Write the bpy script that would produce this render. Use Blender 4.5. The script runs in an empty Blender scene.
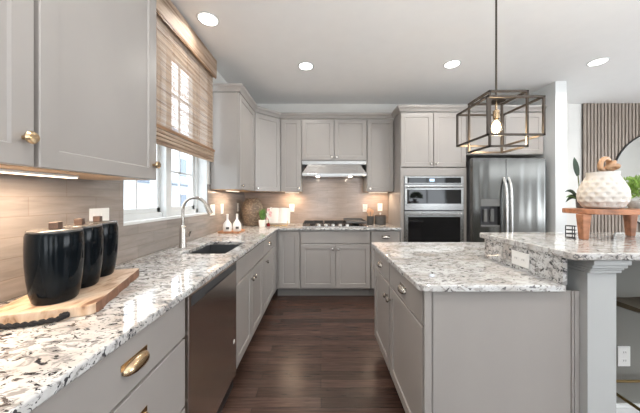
import bpy, bmesh, math, random
from mathutils import Vector, Matrix
random.seed(7)
PI = math.pi
SC = bpy.context.scene
COL = SC.collection

# ------------------------------------------------------------------ camera
cam_d = bpy.data.cameras.new('camera'); cam = bpy.data.objects.new('camera', cam_d); COL.objects.link(cam)
EYE = 1.295
cam.location = (0, 0, EYE); cam.rotation_euler = (PI/2, 0, 0)
cam_d.sensor_width = 36; cam_d.lens = 36*255/640
cam_d.shift_x = -1/640; cam_d.shift_y = -8.2/640
cam_d.clip_start = 0.02; cam_d.clip_end = 200
SC.camera = cam

# ------------------------------------------------------------------ world, exposure
w = bpy.data.worlds.new('world'); SC.world = w; w.use_nodes = True
bg = w.node_tree.nodes['Background']
bg.inputs[0].default_value = (0.86, 0.93, 1.0, 1); bg.inputs[1].default_value = 4.2
vs = SC.view_settings
vs.view_transform = 'Standard'; vs.look = 'None'; vs.gamma = 1; vs.use_curve_mapping = False
vs.exposure = 0.19

def area(name, loc, target, sx, sy, power, color=(1, 1, 1), spread=PI):
    d = bpy.data.lights.new(name, 'AREA'); d.shape = 'RECTANGLE'; d.size = sx; d.size_y = sy
    d.energy = power; d.color = color; d.spread = spread
    o = bpy.data.objects.new(name, d); COL.objects.link(o); o.location = loc
    o.rotation_euler = (Vector(target)-Vector(loc)).to_track_quat('-Z', 'Y').to_euler()
    return o
# daylight through the kitchen window and through the tall windows behind the camera
pl = area('daylight_kitchen_window', (-1.345, 2.07, 1.86), (0, 2.07, 1.86), 1.1, 1.44, 1)
pl.data.cycles.is_portal = True
REAR_WINS = [(-0.55, 0.55), (1.25, 2.35), (3.6, 5.2)]
for i, (a, b) in enumerate(REAR_WINS):
    area('daylight_rear_window', ((a+b)/2, -4.05, 1.3), ((a+b)/2, 0, 6.5), (b-a), 2.2, 11, (0.95, 0.98, 1.0))

area('added_side_fill', (6.56, 0.6, 1.4), (0, 0.6, 8.5), 3.0, 2.0, 70, (0.95, 0.98, 1.0))  # unseen fill from the right, added to lift the ceiling

# unseen upward fill lights, added only to brighten the ceiling
area('added_ceiling_fill', (1.2, -0.7, 0.95), (1.8, -0.9, 4.0), 1.8, 1.0, 80, (.97, .99, 1.0))
area('added_room_fill', (4.2, 0.9, 1.9), (3.9, 1.6, 4.0), 1.2, 1.2, 6, (.97, .99, 1.0))

# ------------------------------------------------------------------ materials
def new_mat(name):
    m = bpy.data.materials.new(name); m.use_nodes = True
    nt = m.node_tree; b = nt.nodes['Principled BSDF']
    return m, nt, b
def N(nt, typ, **kw):
    n = nt.nodes.new(typ)
    for k, v in kw.items():
        if k in n.inputs.keys(): n.inputs[k].default_value = v
        else: setattr(n, k, v)
    return n
def L(nt, a, b): nt.links.new(a, b)
def ramp(nt, fac, stops, interp='LINEAR'):
    r = nt.nodes.new('ShaderNodeValToRGB'); r.color_ramp.interpolation = interp
    cr = r.color_ramp
    while len(cr.elements) < len(stops): cr.elements.new(0.5)
    for e, (p, c) in zip(cr.elements, stops):
        e.position = p; e.color = (c[0], c[1], c[2], 1) if not isinstance(c, (int, float)) else (c, c, c, 1)
    L(nt, fac, r.inputs[0]); return r.outputs[0]
def objco(nt, scale=(1, 1, 1), rot=(0, 0, 0), loc=(0, 0, 0)):
    tc = nt.nodes.new('ShaderNodeTexCoord'); mp = nt.nodes.new('ShaderNodeMapping')
    mp.inputs['Scale'].default_value = scale; mp.inputs['Rotation'].default_value = rot; mp.inputs['Location'].default_value = loc
    L(nt, tc.outputs['Object'], mp.inputs[0]); return mp.outputs[0]
def simple(name, col, rough=0.5, metal=0.0, var=0.0, nscale=8, stretch=(1, 1, 1), bump=0.0, coat=0.0, spec=None):
    m, nt, b = new_mat(name)
    b.inputs['Roughness'].default_value = rough; b.inputs['Metallic'].default_value = metal
    if coat: b.inputs['Coat Weight'].default_value = coat; b.inputs['Coat Roughness'].default_value = 0.08
    if spec is not None: b.inputs['Specular IOR Level'].default_value = spec
    n = N(nt, 'ShaderNodeTexNoise', Scale=nscale, Detail=4.0); L(nt, objco(nt, stretch), n.inputs['Vector'])
    lo = [c*(1-var) for c in col]; hi = [min(1, c*(1+var)) for c in col]
    L(nt, ramp(nt, n.outputs['Fac'], [(0.3, lo), (0.7, hi)]), b.inputs['Base Color'])
    if bump:
        bp = N(nt, 'ShaderNodeBump', Strength=bump, Distance=0.004); L(nt, n.outputs['Fac'], bp.inputs['Height']); L(nt, bp.outputs[0], b.inputs['Normal'])
    return m
def emis(name, col, st):
    m, nt, b = new_mat(name); b.inputs['Base Color'].default_value = (*col, 1)
    b.inputs['Emission Color'].default_value = (*col, 1); b.inputs['Emission Strength'].default_value = st
    return m

M = {}
M['cab'] = simple('grey_painted_cabinet', (0.335, 0.315, 0.298), 0.32, var=0.05, nscale=3, stretch=(1, 1, .5))
M['wall'] = simple('wall_paint', (0.74, 0.73, 0.70), 0.7, var=0.01)
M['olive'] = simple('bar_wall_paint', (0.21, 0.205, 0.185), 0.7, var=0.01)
M['ceil'] = simple('ceiling_paint', (0.88, 0.875, 0.865), 0.85, var=0.01)
M['white'] = simple('white_trim_paint', (0.70, 0.72, 0.72), 0.4, var=0.01)
M['nickel'] = simple('brushed_nickel', (0.52, 0.49, 0.45), 0.24, 1.0, var=0.03)
M['brass'] = simple('aged_brass', (0.62, 0.46, 0.29), 0.22, 1.0, var=0.05)
M['gold'] = simple('gold_metal', (0.75, 0.55, 0.22), 0.25, 1.0)
M['brass_dark'] = simple('dark_brass', (0.28, 0.20, 0.09), 0.3, 1.0)
M['bronze'] = simple('dark_bronze', (0.075, 0.062, 0.052), 0.42, 0.7, var=0.1)
M['black'] = simple('black_plastic', (0.012, 0.012, 0.013), 0.35)
M['blackglass'] = simple('black_oven_glass', (0.008, 0.008, 0.009), 0.04)
M['darkgrey'] = simple('dark_grey_body', (0.05, 0.05, 0.055), 0.4)
M['panelgrey'] = simple('grey_dispenser_plastic', (0.17, 0.17, 0.165), 0.3)
M['controlgrey'] = simple('dark_grey_control_strip', (0.05, 0.052, 0.055), 0.3)
M['iron'] = simple('cast_iron', (0.02, 0.02, 0.02), 0.6)
M['outlet'] = simple('white_plastic', (0.85, 0.85, 0.83), 0.3)
M['slot'] = simple('outlet_slot', (0.08, 0.08, 0.08), 0.5)
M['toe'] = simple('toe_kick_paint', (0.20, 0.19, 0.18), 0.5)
M['rawply'] = simple('maple_plywood', (0.62, 0.43, 0.27), 0.5, var=0.12, nscale=6, stretch=(6, 1, 1))
M['ceramic_black'] = simple('black_glazed_ceramic', (0.003, 0.005, 0.007), 0.11, spec=0.17)
M['lidgrey'] = simple('dark_lid', (0.10, 0.095, 0.09), 0.25)
M['walnut'] = simple('walnut_wood', (0.085, 0.05, 0.036), 0.5, var=0.35, nscale=20, stretch=(1, 1, 4))
M['rope'] = simple('black_rope', (0.012, 0.012, 0.014), 0.9, var=0.5, nscale=150)
M['sink'] = simple('dark_composite_sink', (0.055, 0.06, 0.065), 0.45, var=0.15, nscale=300)
M['ceramic_white'] = simple('white_ceramic', (0.82, 0.81, 0.78), 0.3, var=0.02)
M['stonepot'] = simple('grey_stone_pot', (0.42, 0.41, 0.39), 0.7, var=0.15, nscale=60)
M['stonegrey'] = simple('grey_ribbed_ceramic', (0.10, 0.095, 0.09), 0.6, var=0.2, nscale=30)
M['tray'] = simple('acacia_tray', (0.46, 0.23, 0.12), 0.45, var=0.25, nscale=12, stretch=(6, 1, 1))
M['tray_dark'] = simple('brown_bark_edge', (0.20, 0.10, 0.06), 0.6, var=0.35, nscale=25)
M['spoon'] = simple('light_utensil_wood', (0.70, 0.42, 0.25), 0.5, var=0.1, nscale=12)
M['leaf'] = simple('green_leaf', (0.10, 0.22, 0.05), 0.5, var=0.45, nscale=25)
M['leaf_light'] = simple('light_green_leaf', (0.22, 0.36, 0.07), 0.5, var=0.4, nscale=25)
M['leaf_dark'] = simple('dark_striped_leaf', (0.03, 0.055, 0.035), 0.4, var=0.5, nscale=40, stretch=(1, 1, 5))
M['stem'] = simple('plant_stem', (0.12, 0.14, 0.05), 0.6)
M['pink'] = simple('pink_petal', (0.80, 0.50, 0.52), 0.5, var=0.15, nscale=40)
M['red'] = simple('dark_red_glass', (0.22, 0.02, 0.02), 0.2)
M['paper'] = simple('book_paper', (0.86, 0.82, 0.76), 0.7, var=0.03)
M['riser'] = simple('reddish_wood', (0.36, 0.16, 0.085), 0.42, var=0.4, nscale=9, stretch=(1, 5, 3), bump=0.1)
M['leather'] = simple('olive_brown_leather', (0.10, 0.075, 0.045), 0.5, var=0.15, nscale=30)
M['copper'] = simple('carved_tan_wood', (0.46, 0.27, 0.15), 0.4, var=0.3, nscale=30)
M['base'] = simple('baseboard_paint', (0.78, 0.79, 0.78), 0.45)
M['dirt'] = simple('pale_bounce_ground', (0.58, 0.58, 0.55), 0.9, var=0.2, nscale=2)  # ground paled so it bounces more light through the window onto the ceiling
M['siding'] = simple('house_siding', (0.74, 0.77, 0.80), 0.8, var=0.03)
M['roof'] = simple('roof_shingle', (0.30, 0.34, 0.40), 0.9, var=0.2, nscale=6)
M['hwin'] = simple('house_window', (0.12, 0.16, 0.22), 0.2)
M['lamp'] = emis('recessed_lens', (1.0, 0.96, 0.90), 9)
M['hoodlamp'] = emis('hood_lens', (1.0, 0.85, 0.68), 8)
M['strip'] = emis('strip_lens', (1.0, 0.80, 0.62), 3.0)
M['display'] = emis('oven_display', (0.55, 0.75, 1.0), 0.9)
M['bulb'] = emis('bulb_filament_glow', (1.0, 0.80, 0.52), 14)

M['column'] = simple('shaded_white_column_paint', (0.44, 0.455, 0.455), 0.45, var=0.01)  # white column paint greyed, its shade is put into the colour
def mat_granite(name, grey, dark, t0):
    m, nt, b = new_mat(name); co = objco(nt)
    b.inputs['Roughness'].default_value = 0.02; b.inputs['IOR'].default_value = 1.62
    co = objco(nt, (0.62, 1.05, 1.05), (0, 0, -0.3))
    # gentle veining distortion
    dn = N(nt, 'ShaderNodeTexNoise', Scale=9.0, Detail=2.0); L(nt, co, dn.inputs['Vector'])
    ad = N(nt, 'ShaderNodeVectorMath', operation='MULTIPLY_ADD'); L(nt, dn.outputs['Color'], ad.inputs[0]); ad.inputs[1].default_value = (.06, .06, .06); L(nt, co, ad.inputs[2])
    big = N(nt, 'ShaderNodeTexNoise', Scale=7.0, Detail=5.0, Roughness=0.6); L(nt, ad.outputs[0], big.inputs['Vector'])
    base = ramp(nt, big.outputs['Fac'], [(0.34, (0.44, 0.40, 0.365)), (0.44, (0.53, 0.52, 0.505)), (0.56, (0.62, 0.63, 0.63))])
    mid = N(nt, 'ShaderNodeTexNoise', Scale=36.0, Detail=5.0, Roughness=0.65, Distortion=0.6); L(nt, ad.outputs[0], mid.inputs['Vector'])
    mk = ramp(nt, mid.outputs['Fac'], [(0.51, 0.0), (0.58, 1.0)])
    mx = N(nt, 'ShaderNodeMix', data_type='RGBA'); L(nt, mk, mx.inputs['Factor']); L(nt, base, mx.inputs['A']); mx.inputs['B'].default_value = (*grey, 1)
    fn = N(nt, 'ShaderNodeTexNoise', Scale=48.0, Detail=4.0, Roughness=0.62, Distortion=1.3); L(nt, co, fn.inputs['Vector'])
    dk = ramp(nt, fn.outputs['Fac'], [(t0, 0.0), (t0+.04, 1.0)])
    mx2 = N(nt, 'ShaderNodeMix', data_type='RGBA'); L(nt, dk, mx2.inputs['Factor']); L(nt, mx.outputs['Result'], mx2.inputs['A']); mx2.inputs['B'].default_value = (*dark, 1)
    L(nt, mx2.outputs['Result'], b.inputs['Base Color']); return m
M['granite'] = mat_granite('white_granite', (.29, .285, .28), (.045, .045, .05), .56)
M['granite_soft'] = mat_granite('soft_white_granite', (.37, .355, .34), (.12, .115, .115), .575)

def mat_floor():
    m, nt, b = new_mat('dark_hardwood_planks'); co = objco(nt)
    br = N(nt, 'ShaderNodeTexBrick', Scale=1.0, **{'Brick Width': 1.15, 'Row Height': 0.083, 'Mortar Size': 0.0015, 'Mortar Smooth': 0.2, 'Bias': 0.0})
    br.offset = 0.37; br.offset_frequency = 2
    br.inputs['Color1'].default_value = (0.046, 0.026, 0.020, 1); br.inputs['Color2'].default_value = (0.098, 0.056, 0.043, 1); br.inputs['Mortar'].default_value = (0.006, 0.003, 0.003, 1)
    L(nt, co, br.inputs['Vector'])
    g = N(nt, 'ShaderNodeTexNoise', Scale=5.0, Detail=6.0, Roughness=0.65, Distortion=0.4); L(nt, objco(nt, (1, 14, 1)), g.inputs['Vector'])
    gr = ramp(nt, g.outputs['Fac'], [(0.3, 0.5), (0.7, 1.55)])
    mu = N(nt, 'ShaderNodeMix', data_type='RGBA', blend_type='MULTIPLY'); mu.inputs['Factor'].default_value = 1; L(nt, br.outputs['Color'], mu.inputs['A']); L(nt, gr, mu.inputs['B'])
    L(nt, mu.outputs['Result'], b.inputs['Base Color'])
    b.inputs['Roughness'].default_value = 0.26
    bp = N(nt, 'ShaderNodeBump', Strength=0.35, Distance=0.003); L(nt, br.outputs['Fac'], bp.inputs['Height']); bp.invert = True
    bp2 = N(nt, 'ShaderNodeBump', Strength=0.15, Distance=0.003); L(nt, g.outputs['Fac'], bp2.inputs['Height']); L(nt, bp.outputs[0], bp2.inputs['Normal'])
    L(nt, bp2.outputs[0], b.inputs['Normal']); return m
M['floor'] = mat_floor()

def mat_tile(name, ax, c1=(0.32, 0.285, 0.262), c2=(0.275, 0.25, 0.232)):
    m, nt, b = new_mat(name)
    tc = nt.nodes.new('ShaderNodeTexCoord'); se = nt.nodes.new('ShaderNodeSeparateXYZ'); cb = nt.nodes.new('ShaderNodeCombineXYZ')
    L(nt, tc.outputs['Object'], se.inputs[0]); L(nt, se.outputs[ax], cb.inputs[0]); L(nt, se.outputs[2], cb.inputs[1])
    mp = nt.nodes.new('ShaderNodeMapping'); L(nt, cb.outputs[0], mp.inputs[0]); mp.inputs['Location'].default_value = (0.05, -0.914, 0)
    br = N(nt, 'ShaderNodeTexBrick', Scale=1.0, **{'Brick Width': 0.305, 'Row Height': 0.0775, 'Mortar Size': 0.0018, 'Mortar Smooth': 0.3, 'Bias': 0.0})
    br.inputs['Color1'].default_value = (*c1, 1); br.inputs['Color2'].default_value = (*c2, 1); br.inputs['Mortar'].default_value = (0.27, 0.23, 0.20, 1)
    L(nt, mp.outputs[0], br.inputs['Vector'])
    n = N(nt, 'ShaderNodeTexNoise', Scale=4.0, Detail=5.0, Roughness=0.6, Distortion=0.8); mp2 = nt.nodes.new('ShaderNodeMapping'); mp2.inputs['Scale'].default_value = (1, 7, 1)
    L(nt, cb.outputs[0], mp2.inputs[0]); L(nt, mp2.outputs[0], n.inputs['Vector'])
    gr = ramp(nt, n.outputs['Fac'], [(0.3, 0.85), (0.7, 1.15)])
    mu = N(nt, 'ShaderNodeMix', data_type='RGBA', blend_type='MULTIPLY'); mu.inputs['Factor'].default_value = 1; L(nt, br.outputs['Color'], mu.inputs['A']); L(nt, gr, mu.inputs['B'])
    L(nt, mu.outputs['Result'], b.inputs['Base Color']); b.inputs['Roughness'].default_value = 0.16
    bp = N(nt, 'ShaderNodeBump', Strength=0.5, Distance=0.002); bp.invert = True; L(nt, br.outputs['Fac'], bp.inputs['Height'])
    bp2 = N(nt, 'ShaderNodeBump', Strength=0.12, Distance=0.004); L(nt, n.outputs['Fac'], bp2.inputs['Height']); L(nt, bp.outputs[0], bp2.inputs['Normal'])
    L(nt, bp2.outputs[0], b.inputs['Normal']); return m
M['tile_left'] = mat_tile('taupe_tile_left', 1); M['tile_back'] = mat_tile('taupe_tile_back', 0, (.37, .295, .25), (.325, .262, .224))  # same tile twice, the left copy has cool window daylight put into its colour

def mat_steel(name, stretch, col=(0.42, 0.42, 0.415), rough=0.26, wave=0.0):
    m, nt, b = new_mat(name); b.inputs['Metallic'].default_value = 1; b.inputs['Base Color'].default_value = (*col, 1)
    n = N(nt, 'ShaderNodeTexNoise', Scale=60.0, Detail=3.0); L(nt, objco(nt, stretch), n.inputs['Vector'])
    L(nt, ramp(nt, n.outputs['Fac'], [(0.3, rough*0.85), (0.7, rough*1.2)]), b.inputs['Roughness'])
    if wave:
        n2 = N(nt, 'ShaderNodeTexNoise', Scale=2.0, Detail=1.0); L(nt, objco(nt, (3.2, 3.2, 0.22)), n2.inputs['Vector'])
        bp = N(nt, 'ShaderNodeBump', Strength=wave, Distance=0.02); L(nt, n2.outputs['Fac'], bp.inputs['Height']); L(nt, bp.outputs[0], b.inputs['Normal'])
    return m
M['steel'] = mat_steel('stainless_steel', (1, 1, 12))
M['steel_fridge'] = mat_steel('stainless_fridge', (12, 12, 1), (0.25, 0.255, 0.25), 0.15, 0.5)
M['steel_bright'] = mat_steel('polished_steel', (1, 1, 12), (0.75, 0.75, 0.74), 0.3)
M['steel_dark'] = mat_steel('stainless_dishwasher', (40, 40, 2), (0.60, 0.54, 0.50), 0.22)
M['steel_top'] = mat_steel('stainless_cooktop', (1, 12, 1), (0.45, 0.44, 0.43), 0.25)

def mat_glass():
    m, nt, b = new_mat('window_glass')
    out = nt.nodes['Material Output']
    tr = nt.nodes.new('ShaderNodeBsdfTransparent'); gl = nt.nodes.new('ShaderNodeBsdfGlossy'); gl.inputs['Roughness'].default_value = 0.0
    mx = nt.nodes.new('ShaderNodeMixShader'); mx.inputs[0].default_value = 0.05
    pass; L(nt, tr.outputs[0], mx.inputs[1]); L(nt, gl.outputs[0], mx.inputs[2]); L(nt, mx.outputs[0], out.inputs['Surface'])
    return m
M['glass'] = mat_glass()
def mat_bulbglass():
    m, nt, b = new_mat('clear_bulb_glass'); out = nt.nodes['Material Output']
    tr = nt.nodes.new('ShaderNodeBsdfTransparent'); tr.inputs[0].default_value = (1, .93, .82, 1)
    gl = nt.nodes.new('ShaderNodeBsdfGlossy'); gl.inputs['Roughness'].default_value = 0.05
    mx = nt.nodes.new('ShaderNodeMixShader'); mx.inputs[0].default_value = 0.12
    L(nt, tr.outputs[0], mx.inputs[1]); L(nt, gl.outputs[0], mx.inputs[2]); L(nt, mx.outputs[0], out.inputs['Surface']); return m
M['bulbglass'] = mat_bulbglass()
def mat_mirror():
    m, nt, b = new_mat('mirror_glass'); b.inputs['Metallic'].default_value = 1; b.inputs['Roughness'].default_value = 0.02; b.inputs['Base Color'].default_value = (.8, .82, .82, 1); return m
M['mirror'] = mat_mirror()

def mat_bamboo():
    m, nt, b = new_mat('woven_bamboo'); out = nt.nodes['Material Output']
    n = N(nt, 'ShaderNodeTexNoise', Scale=3.0, Detail=4.0, Roughness=0.7); L(nt, objco(nt, (0.5, 0.5, 14)), n.inputs['Vector'])
    col = ramp(nt, n.outputs['Fac'], [(0.34, (0.27, 0.175, 0.12)), (0.45, (0.46, 0.335, 0.245)), (0.58, (0.60, 0.475, 0.365))])
    L(nt, col, b.inputs['Base Color']); b.inputs['Roughness'].default_value = 0.6
    tl = nt.nodes.new('ShaderNodeBsdfTranslucent'); L(nt, col, tl.inputs[0])
    mx = nt.nodes.new('ShaderNodeMixShader'); mx.inputs[0].default_value = 0.26
    L(nt, b.outputs[0], mx.inputs[1]); L(nt, tl.outputs[0], mx.inputs[2]); L(nt, mx.outputs[0], out.inputs['Surface']); return m
M['bamboo'] = mat_bamboo()
M['bamboo_dark'] = simple('bamboo_rail', (0.30, 0.17, 0.09), 0.5, var=0.2, nscale=20, stretch=(1, .3, 3))

def mat_board():
    m, nt, b = new_mat('olive_wood_board')
    n = N(nt, 'ShaderNodeTexNoise', Scale=7.0, Detail=5.0, Distortion=1.5); L(nt, objco(nt, (3.2, 1.0, 1), (0, 0, 0.35)), n.inputs['Vector'])
    L(nt, ramp(nt, n.outputs['Fac'], [(0.32, (0.22, 0.11, 0.06)), (0.41, (0.50, 0.33, 0.21)), (0.52, (0.62, 0.46, 0.33)), (0.7, (0.72, 0.59, 0.45))]), b.inputs['Base Color'])
    b.inputs['Roughness'].default_value = 0.45; return m
M['board'] = mat_board()
def mat_slat():
    m, nt, b = new_mat('grey_oak_slat')
    n = N(nt, 'ShaderNodeTexNoise', Scale=3.0, Detail=5.0); L(nt, objco(nt, (20, 20, 1)), n.inputs['Vector'])
    L(nt, ramp(nt, n.outputs['Fac'], [(0.3, (0.25, 0.205, 0.17)), (0.7, (0.37, 0.31, 0.265))]), b.inputs['Base Color']); b.inputs['Roughness'].default_value = 0.6; return m
M['slat'] = mat_slat()
M['felt'] = simple('black_felt_backing', (0.02, 0.02, 0.02), 0.95)
def mat_vasebrown():
    m, nt, b = new_mat('woven_brown_vase')
    wv = N(nt, 'ShaderNodeTexVoronoi', Scale=38.0); L(nt, objco(nt, (1, 1, 1.5)), wv.inputs['Vector'])
    L(nt, ramp(nt, wv.outputs['Distance'], [(0.1, (0.33, 0.25, 0.18)), (0.6, (0.13, 0.10, 0.075))]), b.inputs['Base Color']); b.inputs['Roughness'].default_value = 0.45
    bp = N(nt, 'ShaderNodeBump', Strength=0.8, Distance=0.006); bp.invert = True; L(nt, wv.outputs['Distance'], bp.inputs['Height']); L(nt, bp.outputs[0], b.inputs['Normal']); return m
M['vase_brown'] = mat_vasebrown()
M['vase_white'] = simple('matt_white_stoneware', (0.56, 0.53, 0.495), 0.65, var=0.04, nscale=25)

# ------------------------------------------------------------------ geometry helpers
def tag(o, label=None, cat=None, group=None, kind=None):
    if label: o['label'] = label
    if cat: o['category'] = cat
    if group: o['group'] = group
    if kind: o['kind'] = kind
    return o
ORG = {}
def thing(name, loc, label, cat, group=None, rz=0):
    o = bpy.data.objects.new(name, None); COL.objects.link(o); o.location = loc; o.empty_display_size = 0.1
    o.rotation_euler = (0, 0, rz)
    ORG[o] = Vector(loc); tag(o, label, cat, group); return o

class Fr:      # local frame: a along u, b outwards along n, c up
    def __init__(s, org, u, n): s.o = Vector(org); s.u = Vector(u); s.n = Vector(n)
    def __call__(s, a, b, c): return s.o + s.u*a + s.n*b + Vector((0, 0, c))
WORLD = Fr((0, 0, 0), (1, 0, 0), (0, 1, 0))

class G:
    def __init__(s): s.bm = bmesh.new()
    def box(s, a0, a1, b0, b1, c0, c1, fr=WORLD):
        v = [s.bm.verts.new(fr(a, b, c)) for a in (a0, a1) for b in (b0, b1) for c in (c0, c1)]
        for f in ((0, 1, 3, 2), (4, 6, 7, 5), (0, 4, 5, 1), (2, 3, 7, 6), (0, 2, 6, 4), (1, 5, 7, 3)):
            s.bm.faces.new([v[i] for i in f])
        return s
    def prism(s, pts, z0, z1):        # horizontal outline extruded upwards
        lo = [s.bm.verts.new((x, y, z0)) for x, y in pts]; hi = [s.bm.verts.new((x, y, z1)) for x, y in pts]
        n = len(pts); s.bm.faces.new(lo[::-1]); s.bm.faces.new(hi)
        for i in range(n): s.bm.faces.new((lo[i], lo[(i+1) % n], hi[(i+1) % n], hi[i]))
        return s
    def sweep(s, prof, a0, a1, fr):   # profile (b, c) swept along a
        A = [s.bm.verts.new(fr(a0, b, c)) for b, c in prof]; B = [s.bm.verts.new(fr(a1, b, c)) for b, c in prof]
        n = len(prof); s.bm.faces.new(A); s.bm.faces.new(B[::-1])
        for i in range(n): s.bm.faces.new((A[i], B[i], B[(i+1) % n], A[(i+1) % n]))
        return s
    def lathe(s, prof, cx, cy, seg=32, fn=None, cz=0):
        rings = []
        for r, z in prof:
            if r < 1e-6: rings.append([s.bm.verts.new((cx, cy, z+cz))]); continue
            ring = []
            for k in range(seg):
                t = 2*PI*k/seg; rr = r*(fn(t, z) if fn else 1)
                ring.append(s.bm.verts.new((cx+rr*math.cos(t), cy+rr*math.sin(t), z+cz)))
            rings.append(ring)
        for A, B in zip(rings, rings[1:]):
            for k in range(seg):
                k2 = (k+1) % seg
                if len(A) == 1 and len(B) == 1: break
                if len(A) == 1: s.bm.faces.new((A[0], B[k], B[k2]))
                elif len(B) == 1: s.bm.faces.new((A[k], B[0], A[k2]))
                else: s.bm.faces.new((A[k], B[k], B[k2], A[k2]))
        for R in (rings[0], rings[-1]):
            if len(R) > 1: s.bm.faces.new(R)
        return s
    def tube(s, pts, r, seg=10, closed=False):
        pts = [Vector(p) for p in pts]; n = len(pts); rings = []
        rs = r if isinstance(r, (list, tuple)) else [r]*n
        up = None
        for i, p in enumerate(pts):
            if closed: d = pts[(i+1) % n]-pts[i-1]
            else: d = pts[min(i+1, n-1)]-pts[max(i-1, 0)]
            d.normalize()
            if up is None: up = Vector((0, 0, 1)) if abs(d.z) < .9 else Vector((1, 0, 0))
            a = d.cross(up)
            if a.length < 1e-4: a = d.cross(Vector((0, 1, 0)))
            a.normalize(); b = a.cross(d).normalized(); up = b
            rings.append([s.bm.verts.new(p+(a*math.cos(2*PI*k/seg)+b*math.sin(2*PI*k/seg))*rs[i]) for k in range(seg)])
        pr = list(zip(rings, rings[1:]))
        if closed: pr.append((rings[-1], rings[0]))
        for A, B in pr:
            for k in range(seg): s.bm.faces.new((A[k], A[(k+1) % seg], B[(k+1) % seg], B[k]))
        if not closed: s.bm.faces.new(rings[0]); s.bm.faces.new(rings[-1][::-1])
        return s
    def bar(s, p0, p1, t):            # square section bar
        p0 = Vector(p0); p1 = Vector(p1); d = (p1-p0).normalized()
        up = Vector((0, 0, 1)) if abs(d.z) < .9 else Vector((1, 0, 0))
        a = d.cross(up).normalized()*t/2; b = a.cross(d).normalized()*t/2
        p0 = p0-d*t/2; p1 = p1+d*t/2
        A = [s.bm.verts.new(p0+x) for x in (a+b, a-b, -a-b, -a+b)]; B = [s.bm.verts.new(p1+x) for x in (a+b, a-b, -a-b, -a+b)]
        s.bm.faces.new(A); s.bm.faces.new(B[::-1])
        for i in range(4): s.bm.faces.new((A[i], B[i], B[(i+1) % 4], A[(i+1) % 4]))
        return s
    def build(s, name, mat, parent=None, bevel=0.0, smooth=False, seg=2, kind=None):
        bmesh.ops.recalc_face_normals(s.bm, faces=s.bm.faces[:])
        org = ORG.get(parent, Vector((0, 0, 0)))
        for v in s.bm.verts: v.co -= org
        if parent is not None and parent.type == 'EMPTY' and parent.rotation_euler.z:
            R = Matrix.Rotation(-parent.rotation_euler.z, 3, 'Z')
            for v in s.bm.verts: v.co = R @ v.co
        me = bpy.data.meshes.new(name); s.bm.to_mesh(me); s.bm.free()
        me.materials.append(M[mat] if isinstance(mat, str) else mat)
        o = bpy.data.objects.new(name, me); COL.objects.link(o)
        if parent is not None: o.parent = parent; ORG[o] = org
        if smooth:
            for p in me.polygons: p.use_smooth = True
            me.set_sharp_from_angle(angle=math.radians(40))
        if bevel:
            b = o.modifiers.new('bevel', 'BEVEL'); b.width = bevel; b.segments = seg; b.limit_method = 'ANGLE'; b.angle_limit = math.radians(40)
        if kind: o['kind'] = kind
        return o
def S(name, g, mat, bevel=0.0, parent=None, smooth=False):
    return g.build(name, mat, parent, bevel, smooth, kind='structure' if parent is None else None)
def copy_tree(o, parent=None):
    c = o.copy(); COL.objects.link(c); c.parent = parent
    for ch in list(o.children): copy_tree(ch, c)
    return c

LW, BW = -1.175, 3.90           # left wall plane, back wall plane
CEIL = 2.74
# ------------------------------------------------------------------ room shell
S('floor', G().box(-1.30, 6.6, -4.2, 4.05, -0.06, 0), 'floor')
S('ceiling', G().box(-1.30, 6.6, -4.2, 4.05, CEIL, CEIL+0.08), 'ceil')
WY0, WY1, WZ0, WZ1 = 1.506, 2.63, 1.131, 2.60
g = G(); X0 = LW-0.16
g.box(X0, LW, -4.2, WY0, 0, CEIL); g.box(X0, LW, WY1, 4.05, 0, CEIL); g.box(X0, LW, WY0, WY1, 0, WZ0); g.box(X0, LW, WY0, WY1, WZ1, CEIL)
wl = S('wall_left', g, 'wall')
wb = S('wall_back', G().box(LW, 6.6, BW, BW+0.12, 0, CEIL), 'wall')
S('wall_right', G().box(6.5, 6.6, -4.2, -.9, 0, CEIL).box(6.5, 6.6, 2.1, BW, 0, CEIL).box(6.5, 6.6, -.9, 2.1, 0, .4).box(6.5, 6.6, -.9, 2.1, 2.4, CEIL), 'wall')
S('window_5', G().box(6.49, 6.54, -.9, -.84, .4, 2.4).box(6.49, 6.54, 2.04, 2.1, .4, 2.4).box(6.49, 6.54, -.84, 2.04, .4, .46).box(6.49, 6.54, -.84, 2.04, 2.34, 2.4).box(6.49, 6.54, .57, .63, .46, 2.34), 'white')  # unseen window, added to go with the side fill light
g = G(); edges = [LW]+[e for w_ in REAR_WINS for e in w_]+[6.5]
for a, b in zip(edges[0::2], edges[1::2]): g.box(a, b, -4.1, -4.0, 0, CEIL)
for a, b in REAR_WINS: g.box(a, b, -4.1, -4.0, 0, .1); g.box(a, b, -4.1, -4.0, 2.4, CEIL)
S('wall_rear', g, 'wall')
for i, (a, b) in enumerate(REAR_WINS):
    g = G(); t = .05
    g.box(a, a+t, -4.06, -3.99, .1, 2.4).box(b-t, b, -4.06, -3.99, .1, 2.4).box(a, b, -4.06, -3.99, .1, .16).box(a, b, -4.06, -3.99, 2.34, 2.4).box((a+b)/2-.02, (a+b)/2+.02, -4.05, -4.0, .16, 2.34)
    S('window_%d' % (i+2), g, 'white')
# wall stub beside the refrigerator
S('wall_stub', G().box(2.895, 3.035, 3.148, BW, 0, CEIL), 'white')
S('baseboard_back', G().box(3.035, 6.5, BW-.015, BW, 0, .11), 'base')
# tile backsplash, part of each wall
g = G(); TX = LW+0.008
g.box(LW, TX, -0.5, WY0, .914, 1.44).box(LW, TX, WY1, BW, .914, 1.44).box(LW, TX, WY0, WY1, .914, WZ0)
g.build('backsplash_tile', 'tile_left', wl)
G().box(TX, 1.03, BW-.008, BW, .914, 1.84).build('backsplash_tile', 'tile_back', wb)

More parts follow.
